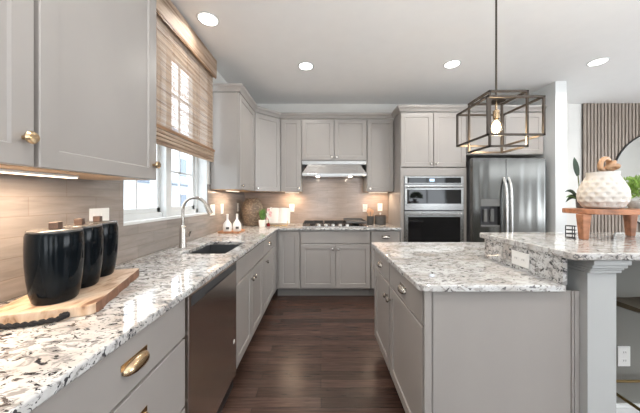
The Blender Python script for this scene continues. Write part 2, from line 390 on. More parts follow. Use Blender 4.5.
# kitchen window: white frame, mullion, two gridded sashes with glass
gx0, gx1 = -1.335, -1.265
g = G(); f = .045
g.box(X0, LW+.002, WY0, WY0+.012, WZ0, WZ1).box(X0, LW+.002, WY1-.012, WY1, WZ0, WZ1).box(X0, LW+.002, WY0, WY1, WZ1-.012, WZ1)
g.box(X0, LW+.006, WY0, WY1, WZ0, WZ0+.018)
g.box(gx0, gx1, WY0, WY0+f, WZ0, WZ1).box(gx0, gx1, WY1-f, WY1, WZ0, WZ1).box(gx0, gx1, WY0, WY1, WZ0, WZ0+f+.01).box(gx0, gx1, WY0, WY1, WZ1-f, WZ1)
g.box(gx0, gx1+.03, 2.035, 2.11, WZ0, WZ1)
win = S('window_1', g, 'white', bevel=.002)
for y0, y1 in ((WY0+f, 2.035), (2.11, WY1-f)):
    g = G(); sx0, sx1 = -1.325, -1.285; z0 = WZ0+f+.01; z1 = WZ1-f; s_ = .035
    g.box(sx0, sx1, y0, y0+s_, z0, z1).box(sx0, sx1, y1-s_, y1, z0, z1).box(sx0, sx1, y0, y1, z0, z0+s_).box(sx0, sx1, y0, y1, z1-s_, z1)
    ym = (y0+y1)/2; g.box(-1.312, -1.298, ym-.008, ym+.008, z0, z1)
    for k in range(1, 4):
        zz = z0+(z1-z0)*k/4; g.box(-1.312, -1.298, y0, y1, zz-.008, zz+.008)
    sash = g.build('sash', 'white', win)
    G().box(-1.307, -1.303, y0+.01, y1-.01, z0+.01, z1-.01).build('glass_pane', 'glass', sash)

# ------------------------------------------------------------------ outdoors, seen through the kitchen window
S('ground', G().box(-60, -1.6, -10, 60, -0.7, -0.6), 'dirt')
def house(x, y0, y1, h, label, roofh=2.4):
    t = thing('house', (x, y0, -.6), label, 'house')
    g = G(); zz = -.6
    while zz < h: g.box(x-6, x+.02*((int((zz+.6)/.25)) % 2), y0, y1, zz, min(zz+.25, h)); zz += .25
    g.build('siding', 'siding', t)
    g = G(); fr = Fr((0, 0, 0), (0, 1, 0), (1, 0, 0))
    g.sweep([(x+.5, h-.05), (x+.5, h+.1), (x-3, h+roofh), (x-6.5, h+.1), (x-6.5, h-.05)], y0-.4, y1+.4, fr); g.build('roof', 'roof', t)
    n = max(2, int((y1-y0)/2.2))
    for k in range(n):
        yc = y0+(y1-y0)*(k+.5)/n
        for zc in ([.9] if h < 3.4 else [.9, 3.6]):
            wv = G().box(x, x+.06, yc-.5, yc+.5, zc-.75, zc+.75).build('window', 'white', t)
            G().box(x+.05, x+.08, yc-.42, yc+.42, zc-.67, zc+.67).build('pane', 'hwin', wv)
    for k in range(n+1):
        yc = y0+.2+(y1-y0-.4)*k/n
        G().box(x+1.3, x+1.5, yc-.1, yc+.1, -.6, 2.2).build('porch_post', 'white', t)
    G().box(x, x+1.6, y0, y1, 2.2, 2.4).build('porch_roof', 'roof', t)
house(-9.5, 7.5, 12.5, 2.9, 'pale grey house with porch, nearest one seen through the kitchen window')
house(-10.5, 14.5, 21.0, 5.6, 'tall two storey grey house beyond the right pane of the kitchen window')

# ------------------------------------------------------------------ counters
ZC0, ZC1 = .884, .914
def rounded(pts, ids, r, n=6):
    out = []; m = len(pts)
    for i, p in enumerate(pts):
        if i not in ids: out.append(p); continue
        p = Vector(p).to_2d() if len(p) > 2 else Vector(p); a = (Vector(pts[i-1])-p).normalized(); b = (Vector(pts[(i+1) % m])-p).normalized()
        c = p+a*r+b*r
        for k in range(n+1):
            t = k/n*PI/2; out.append(tuple(c-b*r*math.cos(t)-a*r*math.sin(t)))
    return out
SX0, SX1, SY0, SY1 = -.975, -.665, 1.76, 2.25
# left and back worktop around the sink, one slab: strips sharing edges, welded
g = G(); XE = -.555; YF = 3.27
def grid_slab(g, rects, z0, z1):
    xs = sorted({v for r in rects for v in r[:2]}); ys = sorted({v for r in rects for v in r[2:]})
    filled = set()
    for i in range(len(xs)-1):
        for j in range(len(ys)-1):
            cx = (xs[i]+xs[i+1])/2; cy = (ys[j]+ys[j+1])/2
            if any(r[0] < cx < r[1] and r[2] < cy < r[3] for r in rects): filled.add((i, j))
    vs_ = {}
    def V(i, j, z):
        if (i, j, z) not in vs_: vs_[(i, j, z)] = g.bm.verts.new((xs[i], ys[j], z))
        return vs_[(i, j, z)]
    for (i, j) in filled:
        g.bm.faces.new([V(i, j, z1), V(i+1, j, z1), V(i+1, j+1, z1), V(i, j+1, z1)]); g.bm.faces.new([V(i, j, z0), V(i, j+1, z0), V(i+1, j+1, z0), V(i+1, j, z0)])
        for (di, dj, e) in ((-1, 0, ((i, j), (i, j+1))), (1, 0, ((i+1, j), (i+1, j+1))), (0, -1, ((i, j), (i+1, j))), (0, 1, ((i, j+1), (i+1, j+1)))):
            if (i+di, j+dj) not in filled:
                a, b = e; g.bm.faces.new([V(*a, z0), V(*b, z0), V(*b, z1), V(*a, z1)])
    return g
grid_slab(g, [(LW+.009, XE, -.45, SY0), (LW+.009, SX0, SY0, SY1), (SX1, XE, SY0, SY1), (LW+.009, XE, SY1, BW-.009), (XE, 1.028, YF, BW-.009)], ZC0, ZC1)
wt = g.build('worktop', 'granite', bevel=.006, seg=3); tag(wt, 'white speckled granite worktop running along the window wall and under the cooktop', 'worktop')

# island worktop with the rounded near corner
ISX0, ISY0, ISY1 = .432, 1.115, 2.22
pts = rounded([(ISX0, ISY0), (1.075, ISY0), (1.075, 1.66), (1.75, 1.66), (1.75, ISY1), (ISX0, ISY1)], (0, 5), .035)
it = G().prism(pts, ZC0, ZC1).build('island_worktop', 'granite_soft', bevel=.006, seg=3); tag(it, 'lower white speckled granite slab on top of the grey island', 'worktop')
# raised bar slab
pts = rounded([(1.05, 1.06), (3.3, 1.06), (3.3, 1.71), (1.05, 1.71)], (0, 3), .03)
bt = G().prism(pts, 1.035, 1.067).build('bar_worktop', 'granite_soft', bevel=.006, seg=3); tag(bt, 'raised granite bar slab carried by the white column', 'worktop')
sp = G().box(1.062, 1.082, 1.12, 1.655, ZC1+.0005, 1.0345).build('granite_upstand', 'granite'); tag(sp, 'vertical granite upstand between the island top and the raised bar', 'upstand')
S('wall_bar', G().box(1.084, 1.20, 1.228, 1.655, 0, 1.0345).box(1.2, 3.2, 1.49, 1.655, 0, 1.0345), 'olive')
S('baseboard_bar', G().box(1.21, 3.2, 1.475, 1.4895, 0, .085).box(1.21, 3.2, 1.48, 1.4895, .085, .10), 'base')

# ------------------------------------------------------------------ cabinet pieces
def panel_door(g, fr, a0, a1, c0, c1, b0=0.001, t=.019, s=.057, rec=.007, flat=False):
    if flat: g.box(a0, a1, b0, b0+t, c0, c1, fr); return g
    b1 = b0+t
    O = [(a0, c0), (a1, c0), (a1, c1), (a0, c1)]; s2 = s+.005
    I = [(a0+s, c0+s), (a1-s, c0+s), (a1-s, c1-s), (a0+s, c1-s)]; J = [(a0+s2, c0+s2), (a1-s2, c0+s2), (a1-s2, c1-s2), (a0+s2, c1-s2)]
    e = .003; O2 = [(a0+e, c0+e), (a1-e, c0+e), (a1-e, c1-e), (a0+e, c1-e)]
    def ring(P, b): return [g.bm.verts.new(fr(a, b, c)) for a, c in P]
    R = [ring(O, b0), ring(O, b1-e), ring(O2, b1), ring(I, b1), ring(J, b1-rec)]
    for A, B in zip(R, R[1:]):
        for k in range(4): g.bm.faces.new((A[k], A[(k+1) % 4], B[(k+1) % 4], B[k]))
    g.bm.faces.new(R[0][::-1]); g.bm.faces.new(R[-1]); return g
def knob(fr, a, c, mat, parent, b=.020):
    g = G(); prof = [(0.0065, 0), (.0065, .010), (.011, .014), (.0175, .020), (.0185, .025), (.014, .031), (0, .033)]
    seg = 16; rings = []
    for r, d in prof:
        if r < 1e-6: rings.append([g.bm.verts.new(fr(a, b+d, c))])
        else: rings.append([g.bm.verts.new(fr(a+r*math.cos(2*PI*k/seg), b+d, c+r*math.sin(2*PI*k/seg))) for k in range(seg)])
    for A, B in zip(rings, rings[1:]):
        for k in range(seg):
            if len(B) == 1: g.bm.faces.new((A[k], A[(k+1) % seg], B[0]))
            else: g.bm.faces.new((A[k], A[(k+1) % seg], B[(k+1) % seg], B[k]))
    g.bm.faces.new(rings[0]); return g.build('knob', mat, parent, smooth=True)
def cup(fr, a, c, mat, parent, b=.020, w=.052, d=.026, h=.024):
    g = G(); nu, nv = 18, 7; grid = []
    for i in range(nu+1):
        th = PI*i/nu; row = []
        for j in range(nv+1):
            ph = (-.35+(PI/2+.35)*j/nv)
            row.append(g.bm.verts.new(fr(a+w*math.cos(th), b+d*math.sin(th)**.7*math.cos(ph)+.0015, c-.006+h*1.15*math.sin(th)**.6*math.sin(ph))))
        grid.append(row)
    for i in range(nu):
        for j in range(nv):
            try: g.bm.faces.new((grid[i][j], grid[i+1][j], grid[i+1][j+1], grid[i][j+1]))
            except ValueError: pass
    bmesh.ops.remove_doubles(g.bm, verts=g.bm.verts[:], dist=.0004)
    g.box(a-w-.003, a+w+.003, b+.0004, b+.002, c+h*.2, c+h*.95, fr)
    o = g.build('cup_pull', mat, parent, smooth=True)
    m = o.modifiers.new('thickness', 'SOLIDIFY'); m.thickness = .002; return o

def cabinet(name, label, cat, fr, a0, a1, depth, c0, c1, fronts, toe=True, hw='nickel', body='cab', raw=False, group=None, hollow=False):
    """fr origin lies on the box front plane, n points out of the cabinet"""
    base = fr((a0+a1)/2, -depth/2, 0 if toe else c0); t = thing(name, base, label, cat, group)
    g = G()
    if hollow:
        g.box(a0, a0+.018, -depth, 0, .115, c1, fr).box(a1-.018, a1, -depth, 0, .115, c1, fr).box(a0+.018, a1-.018, -.02, 0, .115, c1, fr).box(a0+.018, a1-.018, -depth, -.02, .115, .135, fr).box(a0+.018, a1-.018, -depth, -depth+.01, .135, c1, fr)
    else: g.box(a0, a1, -depth, 0, (.115 if toe else c0), c1, fr)
    g.build('body', 'cab', t, bevel=.001)
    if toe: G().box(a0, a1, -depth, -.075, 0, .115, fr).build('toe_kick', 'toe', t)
    if raw: G().box(a0+.001, a1-.001, -depth+.001, -.022, c0-.004, c0-.0002, fr).build('underside', 'rawply', t)
    for kind, x0, x1, z0, z1, h in fronts:
        nm = 'door' if kind.startswith('door') else ('drawer' if kind == 'drawer' else 'false_front')
        flat = kind in ('drawer', 'false')
        g = panel_door(G(), fr, x0, x1, z0, z1, flat=flat)
        d = g.build(nm, 'cab', t, bevel=.0025 if flat else 0)
        if h is None: continue
        if h[0] == 'cup': cup(fr, h[1], h[2], hw, d)
        else: knob(fr, h[1], h[2], hw, d)
    return t
G_ = .006
FL = Fr((-.595, 0, 0), (0, 1, 0), (1, 0, 0))        # left base run
dl = .56
cabinet('base_cabinet', 'grey drawer base cabinet nearest the camera on the window side', 'cabinet', FL, -.40, .478, dl, 0, .883,
        [('drawer', -.39, .47, .71, .862, ('cup', .04, .786)), ('drawer', -.39, .47, .42, .697, ('cup', .04, .56)), ('drawer', -.39, .47, .13, .408, ('cup', .04, .27))], hw='brass')
cabinet('base_cabinet', 'grey drawer base with brass cup pull just left of the dishwasher', 'cabinet', FL, .48, 1.088, dl, 0, .883,
        [('drawer', .488, 1.080, .712, .872, ('cup', .786, .790)), ('drawer', .488, 1.080, .42, .700, ('cup', .786, .59)), ('drawer', .488, 1.080, .13, .408, ('cup', .786, .27))], hw='brass')
cabinet('sink_cabinet', 'grey double door base cabinet under the sink beside the dishwasher', 'cabinet', FL, 1.722, 2.53, dl, 0, .883,
        [('false', 1.732, 2.522, .712, .866, None), ('door', 1.732, 2.123, .13, .700, ('knob', 2.09, .635)), ('door', 2.131, 2.522, .13, .700, ('knob', 2.165, .635))], hollow=True)
cabinet('base_cabinet', 'narrow grey drawer and door base cabinet between sink cabinet and corner', 'cabinet', FL, 2.532, 3.155, dl, 0, .883,
        [('drawer', 2.54, 3.148, .712, .866, ('cup', 2.84, .790)), ('door', 2.54, 3.148, .13, .700, ('knob', 2.66, .635))])
G_co = thing('corner_filler', (-.88, 3.5, 0), 'plain grey filler closing the inner corner of the base cabinets', 'cabinet')
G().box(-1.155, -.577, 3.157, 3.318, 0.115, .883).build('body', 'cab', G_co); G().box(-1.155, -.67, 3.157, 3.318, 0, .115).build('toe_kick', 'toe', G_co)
FB = Fr((0, 3.32, 0), (1, 0, 0), (0, -1, 0))        # back base run
cabinet('base_cabinet', 'grey blind corner cabinet door left of the cooktop cabinet', 'cabinet', FB, -.575, -.273, .56, 0, .883,
        [('door', -.548, -.279, .13, .866, None)])
cabinet('cooktop_cabinet', 'grey double door base cabinet with false front under the cooktop', 'cabinet', FB, -.271, .643, .56, 0, .883,
        [('false', -.263, .637, .712, .866, None), ('door', -.263, .183, .13, .700, ('knob', .150, .640)), ('door', .191, .637, .13, .700, ('knob', .224, .640))])
cabinet('base_cabinet', 'grey base cabinet with drawer between cooktop cabinet and ovens', 'cabinet', FB, .645, 1.027, .56, 0, .883,
        [('drawer', .652, 1.020, .712, .866, ('cup', .838, .790)), ('door', .652, 1.020, .13, .700, ('knob', .69, .640))])

# uppers
ZU0, ZU1 = 1.388, 2.415
FUL = Fr((-.865, 0, 0), (0, 1, 0), (1, 0, 0)); DU = .30
cabinet('wall_cabinet', 'grey wall cabinet nearest the camera, two large doors, left of the window', 'cabinet', FUL, .205, 1.318, DU, ZU0+.004, ZU1,
        [('door', .215, .753, ZU0, ZU1-.01, ('knob', .725, 1.468)), ('door', .766, 1.312, ZU0, ZU1-.01, ('knob', 1.284, 1.463))], toe=False, hw='brass', raw=True)
cabinet('wall_cabinet', 'grey single door wall cabinet just right of the bamboo shade', 'cabinet', Fr((-.875, 0, 0), (0, 1, 0), (1, 0, 0)), 2.69, 3.30, .29, ZU0+.004, ZU1,
        [('door', 2.70, 3.292, ZU0, ZU1-.01, ('knob', 2.735, 1.43))], toe=False, raw=True)
# diagonal corner cabinet
pA = Vector((-.875, 3.303, 0)); pB = Vector((-.577, 3.604, 0)); uu = (pB-pA); wd = uu.length; uu.normalize(); nn = Vector((uu.y, -uu.x, 0))
t = thing('corner_wall_cabinet', (-1.0, 3.75, ZU0), 'grey diagonal corner wall cabinet above the brown vase', 'cabinet')
corner = [(pA.x, pA.y), (pB.x, pB.y), (pB.x, BW-.01), (TX+.002, BW-.01), (TX+.002, pA.y)]
G().prism(corner, ZU0+.004, ZU1).build('body', 'cab', t); G().prism([(x*.999-.0, y) for x, y in corner], ZU0, ZU0+.0038).build('underside', 'rawply', t)
FD = Fr(pA, uu, nn)
d = panel_door(G(), FD, .014, wd-.014, ZU0, ZU1-.01).build('door', 'cab', t); knob(FD, .045, 1.43, 'nickel', d)
FUB = Fr((0, 3.606, 0), (1, 0, 0), (0, -1, 0)); DB = .285
cabinet('wall_cabinet', 'narrow grey wall cabinet directly left of the range hood', 'cabinet', FUB, -.575, -.277, DB, ZU0+.004, ZU1, [('door', -.562, -.283, ZU0, ZU1-.01, ('knob', -.315, 1.43))], toe=False, raw=True)
cabinet('hood_cabinet', 'short grey double door wall cabinet above the range hood', 'cabinet', FUB, -.275, .645, DB, 1.825, ZU1,
        [('door', -.268, .181, 1.832, ZU1-.01, ('knob', .150, 1.875)), ('door', .189, .638, 1.832, ZU1-.01, ('knob', .220, 1.875))], toe=False)
cabinet('wall_cabinet', 'grey single door wall cabinet between range hood and oven tower', 'cabinet', FUB, .647, 1.027, DB, ZU0+.004, ZU1, [('door', .654, 1.020, ZU0, ZU1-.01, ('knob', .69, 1.43))], toe=False, raw=True)

# tall oven cabinet with an opening for the oven
t = thing('oven_cabinet', (1.46, 3.6, 0), 'tall grey cabinet tower holding the wall ovens beside the refrigerator', 'cabinet')
TA, TB = 1.03, 1.885; OA, OB, OZ0, OZ1 = 1.075, 1.842, .40, 1.585
g = G(); yb = BW-.005
g.box(TA, TA+.02, 3.32, yb, 0, ZU1).box(TB-.02, TB, 3.32, yb, 0, ZU1).box(TA+.02, TB-.02, yb-.02, yb, 0, ZU1).box(TA+.02, TB-.02, 3.32, yb-.02, OZ1+.02, OZ1+.04).box(TA+.02, TB-.02, 3.32, yb-.02, .115, .385).box(TA+.02, TB-.02, 3.32, yb-.02, ZU1-.02, ZU1)
g.build('body', 'cab', t)
g = G().box(TA+.001, OA-.001, 3.301, 3.3195, .115, 1.69).box(OB+.001, TB-.001, 3.301, 3.3195, .115, 1.69).box(OA-.001, OB+.001, 3.301, 3.3195, OZ1+.002, 1.69).box(OA-.001, OB+.001, 3.301, 3.3195, .385, OZ0-.002)
g.build('face_frame', 'cab', t)
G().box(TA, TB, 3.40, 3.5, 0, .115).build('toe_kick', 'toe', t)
FT = Fr((0, 3.3205, 0), (1, 0, 0), (0, -1, 0))
for a0, a1, k in ((TA+.006, 1.454, 1.42), (1.462, TB-.006, 1.495)):
    d = panel_door(G(), FT, a0, a1, 1.70, ZU1-.01).build('door', 'cab', t); knob(FT, k, 1.745, 'nickel', d)
d = G().box(TA+.006, TB-.006, .001, .02, .13, .38, FT).build('drawer', 'cab', t, bevel=.002); cup(FT, 1.458, .27, 'nickel', d)
# over fridge cabinet
cabinet('fridge_cabinet', 'grey double door cabinet above the stainless refrigerator', 'cabinet', FT, 1.888, 2.888, .565, 1.86, ZU1,
        [('door', 1.895, 2.385, 1.868, ZU1-.01, ('knob', 2.35, 1.91)), ('door', 2.392, 2.88, 1.868, ZU1-.01, ('knob', 2.43, 1.91))], toe=False)
# crown moulding following the cabinet fronts
def crown(name, path, label):
    prof = [(0, 0), (.012, 0), (.018, .012), (.028, .03), (.045, .048), (.048, .056), (.048, .07), (0, .07)]
    P = [Vector((x, y, 0)) for x, y in path]; g = G(); rings = []
    for i, p in enumerate(P):
        dirs = []
        if i > 0: dirs.append((P[i]-P[i-1]).normalized())
        if i < len(P)-1: dirs.append((P[i+1]-P[i]).normalized())
        ns = [Vector((d.y, -d.x, 0)) for d in dirs]
        if len(ns) == 2:
            m = (ns[0]+ns[1]).normalized(); m = m/m.dot(ns[0])
        else: m = ns[0]
        rings.append([g.bm.verts.new(p+m*b+Vector((0, 0, ZU1+.001+c))) for b, c in prof])
    for A, B in zip(rings, rings[1:]):
        for k in range(len(prof)): g.bm.faces.new((A[k], A[(k+1) % len(prof)], B[(k+1) % len(prof)], B[k]))
    g.bm.faces.new(rings[0]); g.bm.faces.new(rings[-1][::-1])
    tag(g.build(name, 'cab'), label, 'moulding')
crown('crown_moulding', [(-1.165, .205), (-.845, .205), (-.845, 1.318), (-1.165, 1.318)][0:4] if False else [(-.865, .205), (-.865, 1.318), (-1.165, 1.318)], 'grey crown moulding on the near wall cabinet left of the window')
crown('crown_moulding', [(-1.165, 2.69), (-.865, 2.69), (-.865, 3.303), (-.577, 3.59), (1.029, 3.59), (1.029, 3.302), (2.888, 3.302)], 'grey crown moulding stepping along the corner, hood and oven cabinets')

# ------------------------------------------------------------------ island base
FI = Fr((.478, 0, 0), (0, 1, 0), (-1, 0, 0))
cabinet('island_cabinet', 'near island base cabinet with one drawer over one door', 'cabinet', FI, 1.146, 1.71, .58, 0, .883,
        [('drawer', 1.156, 1.702, .722, .872, ('cup', 1.42, .79)), ('door', 1.156, 1.702, .13, .710, ('knob', 1.672, .63))])
cabinet('island_cabinet', 'far island base cabinet closest to the oven tower', 'cabinet', FI, 1.712, 2.19, .58, 0, .883,
        [('drawer', 1.72, 2.182, .722, .872, ('cup', 1.95, .79)), ('door', 1.72, 2.182, .13, .710, ('knob', 1.75, .63))])
t = thing('island_end_panel', (.80, 1.138, 0), 'flat grey end panel of the island facing the camera', 'panel')
G().box(.478, 1.149, 1.1385, 1.1445, 0, .883).build('panel', 'cab', t)
for a, b in ((.459, .490), (.498, .502), (1.115, 1.123), (1.127, 1.149)):
    G().box(a, b, 1.132, 1.1383, 0, .883).build('edge_strip', 'cab', t, bevel=.001)
tag(G().box(1.062, 1.72, 1.668, 2.18, 0, .883).build('island_back_cabinet', 'cab'), 'plain grey cabinet block of the island behind the raised bar', 'cabinet')
# white column
t = thing('bar_column', (1.2125, 1.1625, 0), 'white square column with moulded capital under the bar corner', 'column')
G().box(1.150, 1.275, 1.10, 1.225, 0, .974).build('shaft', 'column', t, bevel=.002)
g = G()
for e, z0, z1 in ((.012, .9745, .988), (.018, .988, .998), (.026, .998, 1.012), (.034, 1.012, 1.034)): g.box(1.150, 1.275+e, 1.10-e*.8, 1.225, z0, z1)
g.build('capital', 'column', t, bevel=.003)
G().box(1.150, 1.29, 1.085, 1.225, 0.0, .10).build('plinth', 'white', t, bevel=.002) if False else None

# ------------------------------------------------------------------ dishwasher
t = thing('dishwasher', (-.85, 1.405, 0), 'stainless dishwasher between drawer base and sink cabinet', 'dishwasher')
G().box(-1.15, -.60, 1.094, 1.716, .115, .878).build('tub_body', 'darkgrey', t)
dr = G().box(-.60, -.568, 1.096, 1.714, .125, .877).build('door', 'steel_dark', t, bevel=.004)
G().box(-.5679, -.5655, 1.118, 1.704, .822, .868).build('control_panel', 'controlgrey', dr, bevel=.001)
G().box(-.5654, -.5640, 1.25, 1.56, .824, .834).build('pocket_handle', 'black', dr)
G().box(-.6, -.59, 1.096, 1.714, .03, .12).build('kick_plate', 'black', t)
G().box(-.5682, -.5665, 1.655, 1.675, .35, .37).build('white_plate', 'outlet', dr)  # small white square low on the door front

# ------------------------------------------------------------------ sink and faucet
t = thing('sink', ((SX0+SX1)/2, (SY0+SY1)/2, .66), 'dark undermount sink in the worktop below the window', 'sink')
g = G(); th = .012; zb = .68
x0, x1, y0, y1 = SX0-.004, SX1+.004, SY0-.004, SY1+.004
g.box(x0-th, x0, y0-th, y1+th, zb-th, .8835).box(x1, x1+th, y0-th, y1+th, zb-th, .8835).box(x0, x1, y0-th, y0, zb-th, .8835).box(x0, x1, y1, y1+th, zb-th, .8835).box(x0, x1, y0, y1, zb-th, zb)
g.build('basin', 'sink', t)
G().lathe([(.045, zb+.0005), (.045, zb+.004), (.03, zb+.005), (0, zb+.003)], (x0+x1)/2, (y0+y1)/2, 20).build('drain', 'nickel', t, smooth=True)
FX, FY = -1.065, 1.965
t = thing('faucet', (FX, FY, ZC1), 'brushed nickel gooseneck faucet behind the sink', 'faucet')
G().lathe([(.029, ZC1), (.029, .925), (.025, .94), (.024, 1.055), (.020, 1.075), (.013, 1.09), (0, 1.09)], FX, FY, 24).build('body', 'nickel', t, smooth=True)
R = .095; pts = [(FX, FY, 1.07), (FX, FY, 1.15), (FX, FY, 1.205)]
for k in range(1, 15): a = PI*k/15*.93; pts.append((FX+R-R*math.cos(a), FY-.01*k/15, 1.205+R*math.sin(a)))
G().tube(pts, .0115, 12).build('spout', 'nickel', t, smooth=True)
e = Vector(pts[-1]); dd = (Vector(pts[-1])-Vector(pts[-2])).normalized()
G().tube([e-dd*.005, e+dd*.02, e+dd*.075], [.014, .017, .019], 14).build('spray_head', 'nickel', t, smooth=True)
G().tube([(FX+.02, FY, 1.0), (FX+.045, FY, 1.005), (FX+.06, FY, 1.045)], [.010, .008, .006], 10).build('lever', 'nickel', t, smooth=True)

# ------------------------------------------------------------------ bamboo shade
t = thing('bamboo_shade', (-1.11, 2.03, 1.65), 'woven bamboo roman shade half drawn over the kitchen window', 'window shade')
BY0, BY1 = 1.42, 2.615
g = G(); z = 1.80
while z < 2.60:
    h = random.choice((.006, .008, .009)); g.box(-1.112, -1.1105, BY0, BY1, z, z+h); z += h+random.choice((.0025, .0035, .0045))
g.build('slats', 'bamboo', t)
g = G()
for k in range(6): y = BY0+.1+k*.2; g.box(-1.1088, -1.1078, y, y+.003, 1.70, 2.6)
g.build('threads', 'bamboo_dark', t)
g = G()
for k in range(5): g.box(-1.122+.004*k*(-1)**k, -1.098+.002*k, BY0, BY1, 1.665+.026*k, 1.687+.026*k)
g.build('folded_stack', 'bamboo', t, bevel=.003)
G().box(-1.104, -1.088, BY0-.003, BY1+.003, 1.772, 1.790).build('bottom_rail', 'bamboo_dark', t)
vx = -1.075
g = G(); z = 2.535
while z < 2.70: g.box(vx-.004, vx, BY0, BY1+.015, z, z+.0115); z += .0125
v_ = g.build('valance', 'bamboo', t)
G().box(LW+.002, vx-.004, BY1+.009, BY1+.015, 2.54, 2.705).build('valance_return', 'bamboo', t)
G().box(vx-.008, vx-.0045, BY0, BY1+.008, 2.52, 2.534).build('valance_trim', 'bamboo_dark', t)
G().box(LW+.002, vx-.01, BY0, BY1+.005, 2.66, 2.70).build('head_rail', 'bamboo_dark', t)

# ------------------------------------------------------------------ range hood
t = thing('range_hood', (.185, 3.7, 1.6), 'stainless under cabinet range hood above the cooktop', 'range hood')
fr = Fr((0, 0, 0), (1, 0, 0), (0, 1, 0)); HA, HB = -.268, .640
g = G(); g.box(HA, HB, 3.60, BW-.012, 1.775, 1.822); g.build('top_box', 'steel', t)
g = G()   # tapered shroud
bv = [(HA, 3.575, 1.645), (HB, 3.575, 1.645), (HB, 3.875, 1.645), (HA, 3.875, 1.645)]; tv = [(HA+.09, 3.605, 1.775), (HB-.09, 3.605, 1.775), (HB-.09, 3.875, 1.775), (HA+.09, 3.875, 1.775)]
vb = [g.bm.verts.new(p) for p in bv]; vt = [g.bm.verts.new(p) for p in tv]
g.bm.faces.new(vb[::-1]); g.bm.faces.new(vt)
for i in range(4): g.bm.faces.new((vb[i], vb[(i+1) % 4], vt[(i+1) % 4], vt[i]))
g.build('shroud', 'steel_top', t)
G().box(HA, HB, 3.565, 3.885, 1.607, 1.644).build('lip', 'steel', t, bevel=.003)
G().box(HA+.25, HB-.25, 3.60, 3.86, 1.600, 1.6068).build('grease_filter', 'steel_top', t)
for x in (-.045, .415):
    G().lathe([(.028, 1.598), (.028, 1.6065), ], x, 3.60+.03, 16).build('lamp', 'hoodlamp', t)
    area('hood_lamp_light', (x, 3.63, 1.59), (x, 3.66, .9), .05, .05, .7, (1, .85, .68))

# ------------------------------------------------------------------ cooktop
CZ = ZC1
t = thing('cooktop', (.185, 3.60, CZ), 'stainless gas cooktop with five knobs and black grates', 'cooktop')
G().box(-.255, .625, 3.36, 3.84, CZ+.0005, CZ+.012).build('tray', 'steel_top', t, bevel=.004)
for x in (-.03, .065, .16, .255, .35):
    G().lathe([(.023, CZ+.0125), (.022, CZ+.034), (.016, CZ+.040), (0, CZ+.040)], x, 3.395, 18).build('knob', 'steel_bright', t, smooth=True)
for x, y, r in ((-.12, 3.52, .035), (-.12, 3.72, .045), (.185, 3.63, .055), (.49, 3.52, .035), (.49, 3.72, .045)):
    b_ = G().lathe([(r, CZ+.0125), (r, CZ+.022), (r*.7, CZ+.028), (0, CZ+.028)], x, y, 20).build('burner', 'iron', t, smooth=True)
for x0, x1 in ((-.245, .035), (.045, .325), (.335, .615)):
    g = G(); zg = CZ+.044
    for x in (x0+.006, (x0+x1)/2, x1-.006): g.bar((x, 3.45, zg), (x, 3.82, zg), .010)
    for y in (3.455, 3.545, 3.635, 3.725, 3.815): g.bar((x0+.006, y, zg), (x1-.006, y, zg), .010)
    for x in (x0+.006, x1-.006):
        for y in (3.455, 3.815): g.bar((x, y, CZ+.018), (x, y, zg), .010)
    g.build('grate', 'iron', t)
t = thing('griddle', (.48, 3.55, CZ+.05), 'dark griddle plate lying on the right cooktop grate', 'griddle')
g = G(); fr = Fr((0, 0, 0), (1, 0, 0), (0, 1, 0))
G().box(.335, .615, 3.40, 3.80, CZ+.0502, CZ+.058).build('plate', 'lidgrey', t, bevel=.002)
g = G().box(.335, .615, 3.40, 3.41, CZ+.058, CZ+.072).box(.335, .615, 3.79, 3.80, CZ+.058, CZ+.085).box(.335, .345, 3.41, 3.79, CZ+.058, CZ+.075).box(.605, .615, 3.41, 3.79, CZ+.058, CZ+.075)
g.build('rim', 'lidgrey', t, bevel=.002)

# ------------------------------------------------------------------ wall ovens
t = thing('wall_oven', (1.458, 3.6, .4), 'stainless wall oven with microwave above in the grey tower', 'oven')
a0, a1 = 1.078, 1.839
G().box(a0+.01, a1-.01, 3.325, 3.86, .405, 1.58).build('casing', 'darkgrey', t)
def ofr(name, z0, z1, mat, x0=a0, x1=a1, y0=3.285, y1=3.324, parent=t, bev=.002): return G().box(x0, x1, y0, y1, z0, z1).build(name, mat, parent, bevel=bev)
cp = ofr('control_panel', 1.482, 1.578, 'steel'); ofr('control_glass', 1.492, 1.562, 'blackglass', a0+.035, a1-.035, 3.2835, 3.2852, cp, 0)
ofr('display', 1.512, 1.545, 'display', 1.40, 1.46, 3.2825, 3.2836, cp, 0)
md = ofr('microwave_door', 1.140, 1.474, 'steel'); ofr('door_glass', 1.225, 1.408, 'blackglass', a0+.032, a1-.032, 3.2835, 3.2852, md, 0)
od = ofr('oven_door', .42, 1.128, 'steel'); ofr('door_glass', .52, 1.055, 'blackglass', a0+.045, a1-.045, 3.2835, 3.2852, od, 0)
for z, dpar in ((1.438, md), (1.090, od)):
    g = G().tube([(a0+.03, 3.240, z), (a1-.03, 3.240, z)], .011, 12)
    for x in (a0+.06, a1-.06): g.tube([(x, 3.240, z), (x, 3.286, z)], .008, 8)
    g.build('handle', 'steel', dpar, smooth=True)

